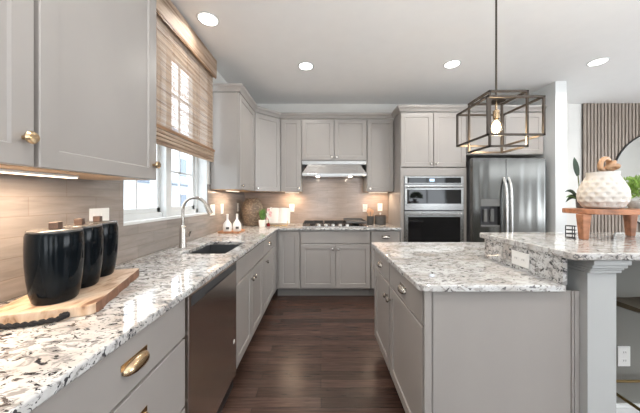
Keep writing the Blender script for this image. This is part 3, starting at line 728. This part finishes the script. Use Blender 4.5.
# ------------------------------------------------------------------ refrigerator
t = thing('refrigerator', (2.357, 3.5, 0), 'side by side stainless refrigerator with ice dispenser', 'refrigerator')
RA, RB, RS, RY = 1.902, 2.815, 2.318, 3.195
G().box(RA, RB, RY+.065, 3.86, .02, 1.785).build('body', 'darkgrey', t, bevel=.004)
DA, DB_, DZ0, DZ1 = 2.00, 2.245, .98, 1.455-.0
g = G()    # left door with the dispenser opening
y0, y1 = RY, RY+.06
g.box(RA, DA, y0, y1, .06, 1.80).box(DB_, RS-.003, y0, y1, .06, 1.80).box(DA, DB_, y0, y1, 1.286, 1.80).box(DA, DB_, y0, y1, .06, .935)
bmesh.ops.remove_doubles(g.bm, verts=g.bm.verts[:], dist=.0001)
ld = g.build('door', 'steel_fridge', t)
rd = G().box(RS+.003, RB, y0, y1, .06, 1.80).build('door', 'steel_fridge', t, bevel=.006)
dsp = G().box(DA, DB_, y1-.01, y1, .935, 1.286).build('dispenser', 'darkgrey', ld)
G().box(DA+.004, DB_-.004, y0-.002, y0+.03, 1.195, 1.284).build('dispenser_panel', 'panelgrey', ld)
G().box(DA+.004, DB_-.004, y0-.004, y1-.012, .937, .955).build('drip_tray', 'panelgrey', ld)
G().box(2.06, 2.10, y0+.025, y0+.045, 1.00, 1.16).build('paddle', 'panelgrey', ld); G().box(2.145, 2.185, y0+.025, y0+.045, 1.00, 1.16).build('paddle', 'panelgrey', ld)
for x, sgn, dpar in ((RS-.03, -1, ld), (RS+.03, 1, rd)):
    pts = []
    for k in range(13):
        u = k/12; zz = .55+(1.555-.55)*u; bow = .055*(1-(2*u-1)**6)
        pts.append((x, RY-bow, zz))
    G().tube(pts, .0145, 12).build('handle', 'steel_bright', dpar, smooth=True)
G().box(RA+.02, RB-.02, RY+.02, RY+.06, .02, .058).build('kick_grille', 'black', t)

# ------------------------------------------------------------------ outlets and switches
def plate(fr, a, c, label, w=.072, h=.116, n=1, cat='outlet', sub=None, group=None):
    t = thing('wall_outlet' if cat == 'outlet' else 'light_switch', fr(a, 0, c), label, cat, group)
    G().box(a-w/2, a+w/2, .0005, .006, c-h/2, c+h/2, fr).build('cover_plate', 'outlet', t, bevel=.002)
    if cat == 'outlet':
        for dz in (-.024, .024) if h > w else (0,):
            for da in ((0,) if h > w else (-.024, .024)):
                s_ = G().box(a+da-.016, a+da+.016, .006, .008, c+dz-.014, c+dz+.014, fr).build('socket', 'outlet', t, bevel=.001)
                for q in (-.006, .006): G().box(a+da+q-.0012, a+da+q+.0012, .008, .0084, c+dz-.004, c+dz+.006, fr).build('slot', 'slot', s_)
    else:
        for k in range(n):
            ac = a+(k-(n-1)/2)*.046; G().box(ac-.016, ac+.016, .006, .0095, c-.032, c+.032, fr).build('rocker', 'outlet', t, bevel=.001)
    return t
FLW = Fr((TX, 0, 0), (0, 1, 0), (1, 0, 0)); FBW = Fr((0, BW-.008, 0), (1, 0, 0), (0, -1, 0))
plate(FLW, 2.735, 1.17, 'white double switch plate on the tile just right of the window', w=.118, n=2, cat='switch')
plate(FLW, 3.0, 1.17, 'white outlet on the window wall tile behind the two bottles')
plate(FLW, 3.58, 1.17, 'white outlet on the window wall tile left of the brown vase')
plate(FLW, 1.34, 1.185, 'white switch plate on tile behind the black canisters', w=.118, n=2, cat='switch')
plate(FBW, -.445, 1.147, 'white outlet on back tile left of the cooktop')
plate(FBW, .672, 1.147, 'white outlet on back tile left of the utensil crock')
plate(FBW, .90, 1.16, 'white outlet on back tile above the lidded grey canister')
plate(Fr((1.062, 0, 0), (0, 1, 0), (-1, 0, 0)), 1.355, .972, 'white outlet set sideways in the granite upstand', w=.118, h=.075)
plate(Fr((0, 1.4895, 0), (1, 0, 0), (0, -1, 0)), 1.765, .375, 'white outlet low on the wall beneath the raised bar')

# ------------------------------------------------------------------ recessed ceiling lights
lights = [(-.91, 2.055, 'recessed ceiling light nearest the bamboo shade'), (-.164, 2.785, 'recessed ceiling light above the aisle before the cooktop'),
          (1.41, 2.744, 'recessed ceiling light left of the pendant rod above the island'), (2.93, 2.70, 'rightmost recessed ceiling light near the wall stub')]
proto = thing('recessed_light', (0, 0, CEIL), lights[0][2], 'ceiling light', 'recessed ceiling lights')
G().lathe([(.050, CEIL-.0045), (.085, CEIL-.0045), (.088, CEIL-.0005), (.050, CEIL-.0005)], 0, 0, 28).build('trim_ring', 'white', proto, smooth=True)
G().lathe([(0, CEIL-.006), (.070, CEIL-.006), (.070, CEIL-.0046), (0, CEIL-.0046)], 0, 0, 28).build('lens', 'lamp', proto)
for o in list(proto.children):
    for v in o.data.vertices: pass
def can_light(x, y, e=8):
    d = bpy.data.lights.new('can', 'AREA'); d.shape = 'DISK'; d.size = .12; d.energy = e; d.color = (1.0, .95, .89); d.spread = math.radians(150)
    o = bpy.data.objects.new('recessed_lamp_light', d); COL.objects.link(o); o.location = (x, y, CEIL-.012)
for i, (x, y, lab) in enumerate(lights):
    o = proto if i == 0 else copy_tree(proto)
    o.location = (x, y, CEIL); o['label'] = lab; can_light(x, y, 3 if i == 0 else 9)
for x, y in ((-.5, .4), (1.4, .3), (3.0, .6), (5.2, 2.6), (5.2, 0.3), (1.4, -2), (4, -2)):
    can_light(x, y)
    o = copy_tree(proto); o.location = (x, y, CEIL); o['label'] = 'round recessed ceiling light outside the picture, over the room behind the camera'

# ------------------------------------------------------------------ under cabinet strip lights
def strip(x0, x1, y0, y1, z, power, label):
    t = thing('under_cabinet_light', ((x0+x1)/2, (y0+y1)/2, z), label, 'light fixture')
    G().box(x0, x1, y0, y1, z-.010, z-.0005).build('housing', 'outlet', t, bevel=.002)
    G().box(x0+.004, x1-.004, y0+.004, y1-.004, z-.0125, z-.0102).build('lens', 'strip', t)
    area('strip_light', ((x0+x1)/2, (y0+y1)/2, z-.016), ((x0+x1)/2, (y0+y1)/2, 0), x1-x0, y1-y0, power, (1, .74, .52))
ZS = ZU0-.0005
strip(-1.02, -.985, .42, 1.04, ZS, 5.8, 'slim glowing light bar under the near wall cabinet')
strip(-1.05, -1.02, 2.80, 3.2, ZS, 3.2, 'slim light bar under the wall cabinet right of the shade')
strip(-.53, -.32, 3.74, 3.77, ZS, 2.6, 'slim light bar under the wall cabinet left of the hood')
strip(.70, .98, 3.74, 3.77, ZS, 2.2, 'slim light bar under the wall cabinet by the oven tower')

# ------------------------------------------------------------------ pendant lantern
PX, PY = 1.146, 1.668; PZ = EYE+82.8/255*1.5
t = thing('pendant_light', (PX, PY, PZ), 'open double cage pendant lantern hanging over the island', 'pendant light')
def cage(wx, wy, h, th):
    g = G(); xs = (PX-wx/2, PX+wx/2); ys = (PY-wy/2, PY+wy/2); zs = (PZ-h/2, PZ+h/2)
    for x in xs:
        for y in ys: g.bar((x, y, zs[0]), (x, y, zs[1]), th)
        for z in zs: g.bar((x, ys[0], z), (x, ys[1], z), th)
    for y in ys:
        for z in zs: g.bar((xs[0], y, z), (xs[1], y, z), th)
    return g
cage(.329, .336, .2235, .0115).build('wide_cage', 'bronze', t)
cage(.229, .218, .336, .0115).build('tall_cage', 'bronze', t)
zt = PZ+.168
G().box(PX-.114, PX+.114, PY-.006, PY+.006, zt-.006, zt+.006).build('cross_bar', 'bronze', t)
G().tube([(PX, PY, zt), (PX, PY, CEIL-.02)], .006, 10).build('rod', 'bronze', t, smooth=True)
G().lathe([(.06, CEIL-.0005), (.06, CEIL-.02), (0, CEIL-.025)], PX, PY, 24).build('ceiling_canopy', 'bronze', t, smooth=True)
G().lathe([(.012, zt-.006), (.05, zt-.016), (.052, zt-.022), (0, zt-.020)], PX, PY, 24).build('socket_plate', 'bronze', t, smooth=True)
G().lathe([(.006, zt-.02), (.006, zt-.075), (.019, zt-.082), (.019, zt-.135), (0, zt-.135)], PX, PY, 20).build('socket', 'brass', t, smooth=True)
bz = zt-.135
bl = G().lathe([(.013, bz), (.016, bz-.010), (.034, bz-.03), (.042, bz-.058), (.037, bz-.085), (.018, bz-.099), (0, bz-.102)], PX, PY, 24).build('bulb', 'bulbglass', t, smooth=True)
G().lathe([(.006, bz-.012), (.022, bz-.035), (.027, bz-.058), (.020, bz-.078), (0, bz-.086)], PX, PY, 14).build('filament', 'bulb', bl, smooth=True)
d = bpy.data.lights.new('pendant_bulb_light', 'POINT'); d.energy = 6; d.color = (1, .78, .5); d.shadow_soft_size = .03
o = bpy.data.objects.new('pendant_bulb_light', d); COL.objects.link(o); o.location = (PX, PY, bz-.145)

# ------------------------------------------------------------------ serving board and canisters
BP = Vector((-.742, .83, 0)); BU = Vector((-.342, .94, 0)).normalized(); BN = Vector((-.94, -.342, 0)).normalized()
bx = BP+BU*.23+BN*.14
t = thing('serving_board', (bx.x, bx.y, ZC1), 'rectangular live grain wooden board under the three black canisters', 'serving board')
P4 = [BP, BP+BU*.475, BP+BU*.475+BN*.27, BP+BN*.27]
pts = rounded([(p.x, p.y) for p in P4], (0, 1, 2, 3), .02)
G().prism(pts, ZC1+.0005, ZC1+.034).build('board', 'board', t, bevel=.003)
fe = Fr(BP, BU, -BN); g = G(); pr = []
for k in range(15): u = .02+.435*k/14; pr.append((u, .0045+.0025*math.sin(k*1.7)+.0015*math.sin(k*3.1)))
lo = [g.bm.verts.new(fe(u, b, ZC1+.001)) for u, b in pr]; hi = [g.bm.verts.new(fe(u, b*.6, ZC1+.033)) for u, b in pr]
lo2 = [g.bm.verts.new(fe(u, .0003, ZC1+.001)) for u, b in pr]; hi2 = [g.bm.verts.new(fe(u, .0003, ZC1+.033)) for u, b in pr]
for k in range(14):
    for A, B in ((lo, hi), (hi, hi2), (hi2, lo2), (lo2, lo)): g.bm.faces.new((A[k], A[k+1], B[k+1], B[k]))
for k in (0, 14): g.bm.faces.new((lo[k], hi[k], hi2[k], lo2[k]))
g.build('bark_edge', 'tray_dark', t)
def rope(name, A, B, out, sag):
    g = G(); n = 26; base = []
    for i in range(n+1):
        u = i/n; p = A.lerp(B, u)+out*(.010+sag*math.sin(PI*u)); p.z = ZC1+.013-(.004)*math.sin(PI*u)**.3; base.append(p)
    for ph in (0, PI):
        pts = []
        for i, p in enumerate(base):
            w_ = i*1.1+ph; pts.append(p+Vector((0, 0, 1))*.0042*math.sin(w_)+out*.0042*math.cos(w_))
        g.tube(pts, .0048, 7)
    for K in (base[0], base[-1]):
        for k in range(3): g.tube([K+Vector((.008*math.cos(a+k), .008*math.sin(a+k), .004*math.sin(a*2)+.004)) for a in [q*PI/5 for q in range(10)]], .005, 6, closed=True)
    g.build(name, 'rope', t, smooth=True)
rope('rope_handle', BP+BN*.065-BU*.006, BP+BN*.235-BU*.006, -BU, .014)
rope('rope_handle', BP+BU*.481+BN*.065, BP+BU*.481+BN*.20, BU, .02)
ca = [(-.907, .872, 'nearest and largest looking of the three black canisters on the board'), (-.957, 1.011, 'middle one of the three black canisters on the board'), (-1.007, 1.150, 'farthest one of the three black canisters on the board')]
cz = ZC1+.0345
proto_c = thing('canister', (0, 0, cz), ca[0][2], 'canister', 'black canisters on the board')
body = [(0, 0), (.052, 0), (.057, .006), (.063, .03), (.069, .08), (.0725, .13), (.0735, .18), (.0725, .222), (.070, .232), (.066, .2325), (.066, .228), (0, .228)]
G().lathe(body, 0, 0, 40, cz=cz).build('jar', 'ceramic_black', proto_c, smooth=True)
G().lathe([(.0655, .229), (.0655, .2335), (.069, .234), (.069, .2385), (.066, .241), (0, .2415)], 0, 0, 40, cz=cz).build('lid', 'lidgrey', proto_c, smooth=True)
G().box(-.013, .013, -.013, .013, cz+.2418, cz+.266).build('lid_knob', 'walnut', proto_c, bevel=.002)
for i, (x, y, lab) in enumerate(ca):
    o = proto_c if i == 0 else copy_tree(proto_c); o.location = (x, y, cz); o['label'] = lab; o.rotation_euler.z = .35

# ------------------------------------------------------------------ corner accessories
t = thing('wooden_tray', (-1.0, 2.86, ZC1), 'square wooden tray under the two white bottles near the sink', 'tray')
g = G().box(-1.115, -.885, 2.75, 2.97, ZC1+.0005, ZC1+.012).build('base', 'tray', t, bevel=.002)
g = G()
for a in ((-1.115, -1.105, 2.75, 2.97), (-.895, -.885, 2.75, 2.97), (-1.105, -.895, 2.75, 2.76), (-1.105, -.895, 2.96, 2.97)): g.box(a[0], a[1], a[2], a[3], ZC1+.012, ZC1+.022)
g.build('rim', 'tray', t, bevel=.002)
bzz = ZC1+.0125
pb = thing('soap_bottle', (0, 0, bzz), 'x', 'bottle', 'white bottles on the wooden tray')
G().lathe([(0, 0), (.040, 0), (.046, .01), (.048, .05), (.043, .085), (.022, .115), (.011, .135), (.011, .165), (0, .165)], 0, 0, 24, cz=bzz).build('bottle_body', 'ceramic_white', pb, smooth=True)
G().lathe([(0, .1655), (.012, .1655), (.013, .19), (.008, .195), (0, .195)], 0, 0, 16, cz=bzz).build('stopper', 'ceramic_white', pb, smooth=True)
G().box(.040, .0490, -.016, .016, bzz+.03, bzz+.055).build('printed_mark', 'stonegrey', pb)
for i, (x, y, lab) in enumerate([(-1.035, 2.82, 'white bottle on the wooden tray, the left one of two'), (-.945, 2.87, 'white bottle on the wooden tray, the right one of two')]):
    o = pb if i == 0 else copy_tree(pb); o.location = (x, y, bzz); o['label'] = lab; o.rotation_euler.z = -1.2
VX, VY = -.965, 3.58
t = thing('brown_vase', (VX, VY, ZC1), 'large round textured brown vase in the worktop corner', 'vase')
prof = [(0, 0), (.095, 0), (.112, .02), (.135, .10), (.146, .19), (.143, .26), (.125, .32), (.09, .355), (.082, .37), (.088, .385), (.078, .385), (.07, .36), (.07, .30), (0, .30)]
G().lathe(prof, VX, VY, 48, cz=ZC1+.0005).build('vessel', 'vase_brown', t, smooth=True)

def leafblade(g, base, tip, width, n=6, sag=0.0, side=None):
    base = Vector(base); tip = Vector(tip); d = tip-base; s_ = side or d.cross(Vector((0, 1, 0))).normalized()
    prev = None
    for i in range(n+1):
        u = i/n; p = base+d*u+Vector((0, 0, sag*math.sin(PI*u))); w_ = width*math.sin(PI*min(1, .12+u*.88))**.7*.5 if i < n else .0003
        up_ = d.cross(s_).normalized()*.0008
        q = [g.bm.verts.new(p+s_*w_+up_), g.bm.verts.new(p-s_*w_+up_), g.bm.verts.new(p-s_*w_-up_), g.bm.verts.new(p+s_*w_-up_)]
        if prev:
            for k in range(4): g.bm.faces.new((prev[k], prev[(k+1) % 4], q[(k+1) % 4], q[k]))
        else: g.bm.faces.new(q)
        prev = q
    g.bm.faces.new(prev)
def bush(g, c, r, h, n, size, rnd):
    for i in range(n):
        th = rnd.uniform(0, 2*PI); ph = rnd.uniform(-.3, 1.35); d = Vector((math.cos(th)*math.cos(ph), math.sin(th)*math.cos(ph), math.sin(ph)))
        p = Vector(c)+Vector((d.x*r, d.y*r, d.z*h))*rnd.uniform(.35, .95)
        leafblade(g, p, p+(d+Vector((rnd.uniform(-.6, .6), rnd.uniform(-.6, .6), rnd.uniform(-.4, .5)))).normalized()*size*rnd.uniform(.7, 1.2), size*.4, 3)
rnd = random.Random(3)
t = thing('potted_plant', (-.79, 3.42, ZC1), 'small green plant in a white square pot before the brown vase', 'plant')
g = G(); x, y = -.785, 3.42; v1 = [g.bm.verts.new((x+sx*.033, y+sy*.033, ZC1+.0005)) for sx, sy in ((-1, -1), (1, -1), (1, 1), (-1, 1))]; v2 = [g.bm.verts.new((x+sx*.043, y+sy*.043, ZC1+.09)) for sx, sy in ((-1, -1), (1, -1), (1, 1), (-1, 1))]
g.bm.faces.new(v1); g.bm.faces.new(v2)
for i in range(4): g.bm.faces.new((v1[i], v1[(i+1) % 4], v2[(i+1) % 4], v2[i]))
g.build('pot', 'ceramic_white', t, bevel=.003)
g = G()
for i in range(70):
    a = rnd.uniform(0, 2*PI); s_ = rnd.uniform(.01, .06); leafblade(g, (x+.02*math.cos(a), y+.02*math.sin(a), ZC1+.09), (x+s_*math.cos(a), y+s_*math.sin(a), ZC1+rnd.uniform(.15, .25)), .014, 4, side=Vector((math.sin(a), -math.cos(a), 0)))
g.build('foliage', 'leaf', t)
# open cookbook on a gold stand
t = thing('cookbook_stand', (-.60, 3.60, ZC1), 'gold wire stand holding the open book near the back tile', 'book stand')
sl = Vector((0, .35, .94)).normalized()
def bp(x, s_, off=0): return Vector((x, 3.56, ZC1+.03))+sl*s_+Vector((0, -.94, .35))*off
g = G().tube([(-.73, 3.53, ZC1+.006), (-.73, 3.545, ZC1+.022), tuple(bp(-.73, .16, -.014))], .004, 8).tube([(-.47, 3.53, ZC1+.006), (-.47, 3.545, ZC1+.022), tuple(bp(-.47, .16, -.014))], .004, 8)
g.tube([(-.73, 3.53, ZC1+.006), (-.47, 3.53, ZC1+.006)], .004, 8).tube([tuple(bp(-.60, .16, -.014)), (-.60, 3.76, ZC1+.005)], .004, 8).tube([tuple(bp(-.73, .16, -.014)), tuple(bp(-.47, .16, -.014))], .004, 8)
g.build('wire_frame', 'gold', t, smooth=True)
tb = thing('open_book', (-.60, 3.56, ZC1+.04), 'open white cookbook leaning on the gold stand', 'book')
for sg in (-1, 1):
    g = G(); prev = None; cols = []
    for i in range(7):
        u = i/6; xx = -.60+sg*.165*u; bulge = .014*math.sin(PI*min(1, u*1.25))**.8*(1-u*.5)
        cols.append([g.bm.verts.new(bp(xx, s_, off)) for s_, off in ((0, .0), (0, .006+bulge), (.225, .006+bulge), (.225, 0))])
    g.bm.faces.new(cols[0]); g.bm.faces.new(cols[-1])
    for A, B in zip(cols, cols[1:]):
        for k in range(4): g.bm.faces.new((A[k], A[(k+1) % 4], B[(k+1) % 4], B[k]))
    g.build('page_block', 'paper', tb, smooth=True)
# pink flower stem in small vase before the book
t = thing('flower_vase', (-.715, 3.47, ZC1), 'small dark red vase with a pink and white blossom stem before the book', 'vase')
G().lathe([(0, 0), (.018, 0), (.024, .012), (.022, .03), (.011, .045), (.009, .04), (0, .04)], -.715, 3.47, 18, cz=ZC1+.0005).build('vase_body', 'red', t, smooth=True)
G().tube([(-.715, 3.47, ZC1+.04), (-.71, 3.465, ZC1+.14), (-.69, 3.46, ZC1+.23)], .003, 6).build('stem', 'stem', t)
for i in range(9):
    z = ZC1+.09+i*.019; a = i*2.4; c = Vector((-.708+.022*math.cos(a)+.012*(i/8), 3.45+.01*math.sin(a), z)); g = G()
    for k in range(5):
        b_ = 2*PI*k/5+i; leafblade(g, c, c+Vector((math.cos(b_)*.024, -.006, math.sin(b_)*.024)), .020, 3, side=Vector((-math.sin(b_), 0, math.cos(b_))))
    g.build('blossom', 'pink' if i % 2 else 'ceramic_white', t)

# utensil crock and lidded canister
def ribs(t_, z): return 1+.018*math.cos(t_*26)
UX, UY = .715, 3.70
t = thing('utensil_crock', (UX, UY, ZC1), 'small ribbed grey crock full of wooden utensils beside the cooktop', 'crock')
G().lathe([(0, 0), (.045, 0), (.05, .006), (.05, .125), (.044, .125), (.044, .02), (0, .02)], UX, UY, 104, fn=ribs, cz=ZC1+.0005).build('crock_body', 'stonegrey', t, smooth=True)
for i, (dx, dy, h, r) in enumerate(((-.03, .0, .205, .020), (-.008, .015, .225, .022), (.018, -.006, .21, .019), (.034, .01, .195, .017))):
    u = thing('wooden_spoon', (UX+dx*.4, UY+dy, ZC1+.025), ('wooden spoon', 'tall wooden spatula', 'wooden ladle', 'short wooden spoon')[i]+(' at the left edge of the grey crock', ' standing tallest in the grey crock', ' right of centre in the grey crock', ' at the right edge of the grey crock')[i], 'utensil', 'wooden utensils in the crock')
    tipp = Vector((UX+dx, UY+dy, ZC1+h-.03)); G().tube([(UX+dx*.3, UY+dy*.5, ZC1+.026), tipp], .0055, 8).build('handle', 'spoon', u, smooth=True)
    g = G(); bmesh.ops.create_uvsphere(g.bm, u_segments=14, v_segments=10, radius=1, matrix=Matrix.Translation(tipp+Vector((dx*.1, 0, .018)))@Matrix.Diagonal((r, .007, .032, 1))); g.build('bowl', 'spoon', u, smooth=True)
KX, KY = .862, 3.71
t = thing('lidded_canister', (KX, KY, ZC1), 'wide ribbed grey canister with wooden lid next to the utensil crock', 'canister')
G().lathe([(0, 0), (.072, 0), (.078, .006), (.078, .118), (.072, .122), (0, .122)], KX, KY, 104, fn=ribs, cz=ZC1+.0005).build('crock_body', 'stonegrey', t, smooth=True)
G().lathe([(0, .1235), (.076, .1235), (.076, .136), (.07, .14), (0, .14)], KX, KY, 36, cz=ZC1).build('lid', 'walnut', t, smooth=True)
G().lathe([(.01, .1405), (.008, .152), (.015, .160), (.012, .170), (0, .172)], KX, KY, 18, cz=ZC1).build('lid_knob', 'ceramic_white', t, smooth=True)

# ------------------------------------------------------------------ bar decorations
BT = 1.0675
t = thing('wooden_riser', (1.66, 1.46, BT), 'reddish three legged wooden riser standing on the raised bar', 'riser')
RC = (1.690, 1.46); pts = []
for k in range(40):
    a = 2*PI*k/40; c_, s_ = math.cos(a), math.sin(a); pts.append((RC[0]+.250*abs(c_)**.55*math.copysign(1, c_), RC[1]+.135*abs(s_)**.7*math.copysign(1, s_)))
G().prism(pts, 1.208, 1.236).build('top', 'riser', t, bevel=.004)
for x, y in ((1.452, 1.41), (1.862, 1.535), (1.79, 1.39)):
    g = G(); A = []; B = []
    for sx, sy in ((-1, -1), (1, -1), (1, 1), (-1, 1)): A.append(g.bm.verts.new((x+sx*.015, y+sy*.015, BT))); B.append(g.bm.verts.new((x+sx*.024, y+sy*.022, 1.2075)))
    g.bm.faces.new(A); g.bm.faces.new(B)
    for i in range(4): g.bm.faces.new((A[i], A[(i+1) % 4], B[(i+1) % 4], B[i]))
    g.build('leg', 'riser', t, bevel=.004)
RT = 1.2365; WX, WY = 1.600, 1.45
t = thing('white_vase', (WX, WY, RT), 'squat white dimpled stoneware vase on the wooden riser', 'vase')
def dimple(t_, z):
    if z < .014 or z > .175: return 1
    row = int((z-.014)/.0268); w_ = math.sin(PI*((z-.014)/.0268 % 1)); k = math.cos(t_*14+row*PI)
    return 1-.10*max(0, k)**1*w_
zs = [i*.00445 for i in range(1, 43)]
def vr(z):
    P = [(0, .064), (.01, .082), (.04, .101), (.075, .106), (.11, .101), (.145, .088), (.178, .070), (.188, .066), (.198, .069), (.206, .069)]
    for (z0, r0), (z1, r1) in zip(P, P[1:]):
        if z0 <= z <= z1: return r0+(r1-r0)*(z-z0)/(z1-z0)
    return .066
prof = [(0, 0), (.060, 0)]+[(vr(z), z) for z in zs]+[(.069, .200), (.069, .206), (.061, .206), (.058, .19), (.075, .12), (.06, .02), (0, .02)]
G().lathe(prof, WX, WY, 84, fn=dimple, cz=RT).build('vessel', 'vase_white', t, smooth=True)
# carved wooden knot lying in the vase mouth
t = thing('wooden_knot', (1.635, 1.45, 1.44), 'carved tan wooden chain knot resting in the mouth of the white vase', 'ornament')
for (cx, rz_, tl, R_) in ((1.612, .25, .15, .034), (1.640, .9, .7, .026), (1.662, -.3, 1.1, .018)):
    pts = []
    for k in range(20):
        a = 2*PI*k/20; v = Vector((R_*math.cos(a), 0, R_*math.sin(a))); v.rotate(Matrix.Rotation(rz_, 3, 'Z') @ Matrix.Rotation(tl, 3, 'X')); pts.append(Vector((cx, 1.45, 1.4435+R_*.95+.012))+v)
    G().tube(pts, .012, 10, closed=True).build('link', 'copper', t, smooth=True)
# long leafed plant behind the vase
t = thing('leafy_stem_plant', (1.60, 1.578, RT), 'dark long leafed plant behind the white vase, leaves arching left', 'plant')
G().lathe([(0, 0), (.016, 0), (.018, .05), (.014, .05), (0, .045)], 1.60, 1.578, 18, cz=RT).build('pot', 'lidgrey', t, smooth=True)
G().tube([(1.60, 1.578, RT+.045), (1.605, 1.585, 1.36), (1.592, 1.58, 1.44)], .003, 6).build('stem', 'stem', t)
g = G(); leafblade(g, (1.592, 1.58, 1.435), (1.558, 1.57, 1.548), .036, 8, side=Vector((.94, 0, .3))); g.build('leaf', 'leaf_dark', t)
for (tx, tz, sg, w_, md_) in ((1.508, 1.335, .03, .020, 'leaf_dark'), (1.515, 1.30, .02, .016, 'leaf'), (1.515, 1.270, .03, .026, 'leaf_dark')):
    g = G(); leafblade(g, (1.597, 1.578, RT+.045), (tx, 1.58, tz), w_, 8, sag=sg); g.build('leaf', md_, t)
# bushy plant right
t = thing('bushy_plant', (1.90, 1.52, RT), 'bright green bushy plant in grey pot at the right of the riser', 'plant')
PXX, PYY = 1.860, 1.505
G().lathe([(0, 0), (.030, 0), (.036, .02), (.038, .045), (.033, .045), (0, .04)], PXX, PYY, 24, cz=RT).build('pot', 'stonepot', t, smooth=True)
g = G(); bush(g, (PXX+.03, PYY, RT+.085), .125, .10, 950, .024, random.Random(5)); g.build('foliage', 'leaf_light', t)
# wire candle holder at the bar
t = thing('wire_candle_holder', (1.425, 1.455, BT), 'small dark wire candle holder left of the riser leg', 'candle holder')
for k in range(4):
    z = BT+.004+k*.022; G().tube([(1.425+.022*math.cos(a), 1.455+.022*math.sin(a), z) for a in [q*PI/10 for q in range(20)]], .0025, 6, closed=True).build('ring', 'black', t, smooth=True)
for a in (0.5, 2.6, 4.7): G().tube([(1.425+.022*math.cos(a), 1.455+.022*math.sin(a), BT+.001), (1.425+.022*math.cos(a), 1.455+.022*math.sin(a), BT+.07)], .0025, 6).build('upright', 'black', t)

# ------------------------------------------------------------------ bar stool under the bar
t = thing('bar_stool', (1.74, 1.30, 0), 'backless stool with olive brown saddle seat tucked under the bar', 'stool')
g = G(); nx, ny = 12, 8; top = []; bot = []
for i in range(nx+1):
    u = -1+2*i/nx; rt = []; rb = []
    for j in range(ny+1):
        v = -1+2*j/ny; r_ = (abs(u)**4+abs(v)**4)**.25 or 1; m_ = max(abs(u), abs(v)); kx = (m_/r_) if r_ > 0 else 1
        x = 1.74+.225*u*kx; y = 1.30+.165*v*kx
        rt.append(g.bm.verts.new((x, y, .735+.035*u*u-.01*v*v))); rb.append(g.bm.verts.new((x, y, .700+.045*u*u+.02*v*v)))
    top.append(rt); bot.append(rb)
for i in range(nx):
    for j in range(ny): g.bm.faces.new((top[i][j], top[i+1][j], top[i+1][j+1], top[i][j+1])); g.bm.faces.new((bot[i][j], bot[i][j+1], bot[i+1][j+1], bot[i+1][j]))
for i in range(nx):
    g.bm.faces.new((top[i][0], bot[i][0], bot[i+1][0], top[i+1][0])); g.bm.faces.new((top[i][ny], top[i+1][ny], bot[i+1][ny], bot[i][ny]))
for j in range(ny):
    g.bm.faces.new((top[0][j], top[0][j+1], bot[0][j+1], bot[0][j])); g.bm.faces.new((top[nx][j], bot[nx][j], bot[nx][j+1], top[nx][j+1]))
g.build('seat', 'leather', t, smooth=True)
LEG = {}
for sx in (-1, 1):
    for sy in (-1, 1):
        p0 = Vector((1.74+sx*.155, 1.30+sy*.11, .714)); p1 = Vector((1.74+sx*.205, 1.30+sy*.15, .002)); LEG[sx, sy] = (p0, p1)
        G().tube([p0, p1], .010, 10).build('leg', 'bronze', t, smooth=True)
q = {k: v[0].lerp(v[1], .63) for k, v in LEG.items()}
for a, b in (((-1, -1), (1, -1)), ((1, -1), (1, 1)), ((1, 1), (-1, 1)), ((-1, 1), (-1, -1))):
    G().tube([q[a], q[b]], .008, 10)  .build('footrest', 'brass_dark', t, smooth=True)

# ------------------------------------------------------------------ slat wall and mirror in the next room
t = thing('slat_wall_panel', (5.2, BW, 0), 'tall panel of vertical grey oak slats on black felt in the next room', 'wall panel')
G().box(3.985, 6.45, BW-.012, BW-.0005, .111, CEIL-.002).build('backing', 'felt', t)
g = G(); x = 3.99
while x < 6.42: g.box(x, x+.033, BW-.036, BW-.0125, .111, CEIL-.003); x += .0525
g.build('slats', 'slat', t)
t = thing('round_mirror', (5.11, BW-.05, 1.57), 'large round mirror with thin black frame hung on the slats', 'mirror')
FM = Vector((5.13, 0, 1.575)); RM = .735
g = G(); rings = []
for y, r_ in ((BW-.036, RM), (BW-.056, RM), (BW-.056, RM-.014), (BW-.050, RM-.014)):
    rings.append([g.bm.verts.new((FM.x+r_*math.cos(2*PI*k/72), y, FM.z+r_*math.sin(2*PI*k/72))) for k in range(72)])
for A, B in zip(rings, rings[1:]):
    for k in range(72): g.bm.faces.new((A[k], A[(k+1) % 72], B[(k+1) % 72], B[k]))
g.build('frame', 'black', t, smooth=True)
g = G(); A = [g.bm.verts.new((FM.x+(RM-.0135)*math.cos(2*PI*k/72), BW-.050, FM.z+(RM-.0135)*math.sin(2*PI*k/72))) for k in range(72)]; B = [g.bm.verts.new((v.co.x, BW-.037, v.co.z)) for v in A]
g.bm.faces.new(A); g.bm.faces.new(B)
for k in range(72): g.bm.faces.new((A[k], A[(k+1) % 72], B[(k+1) % 72], B[k]))
g.build('glass', 'mirror', t)
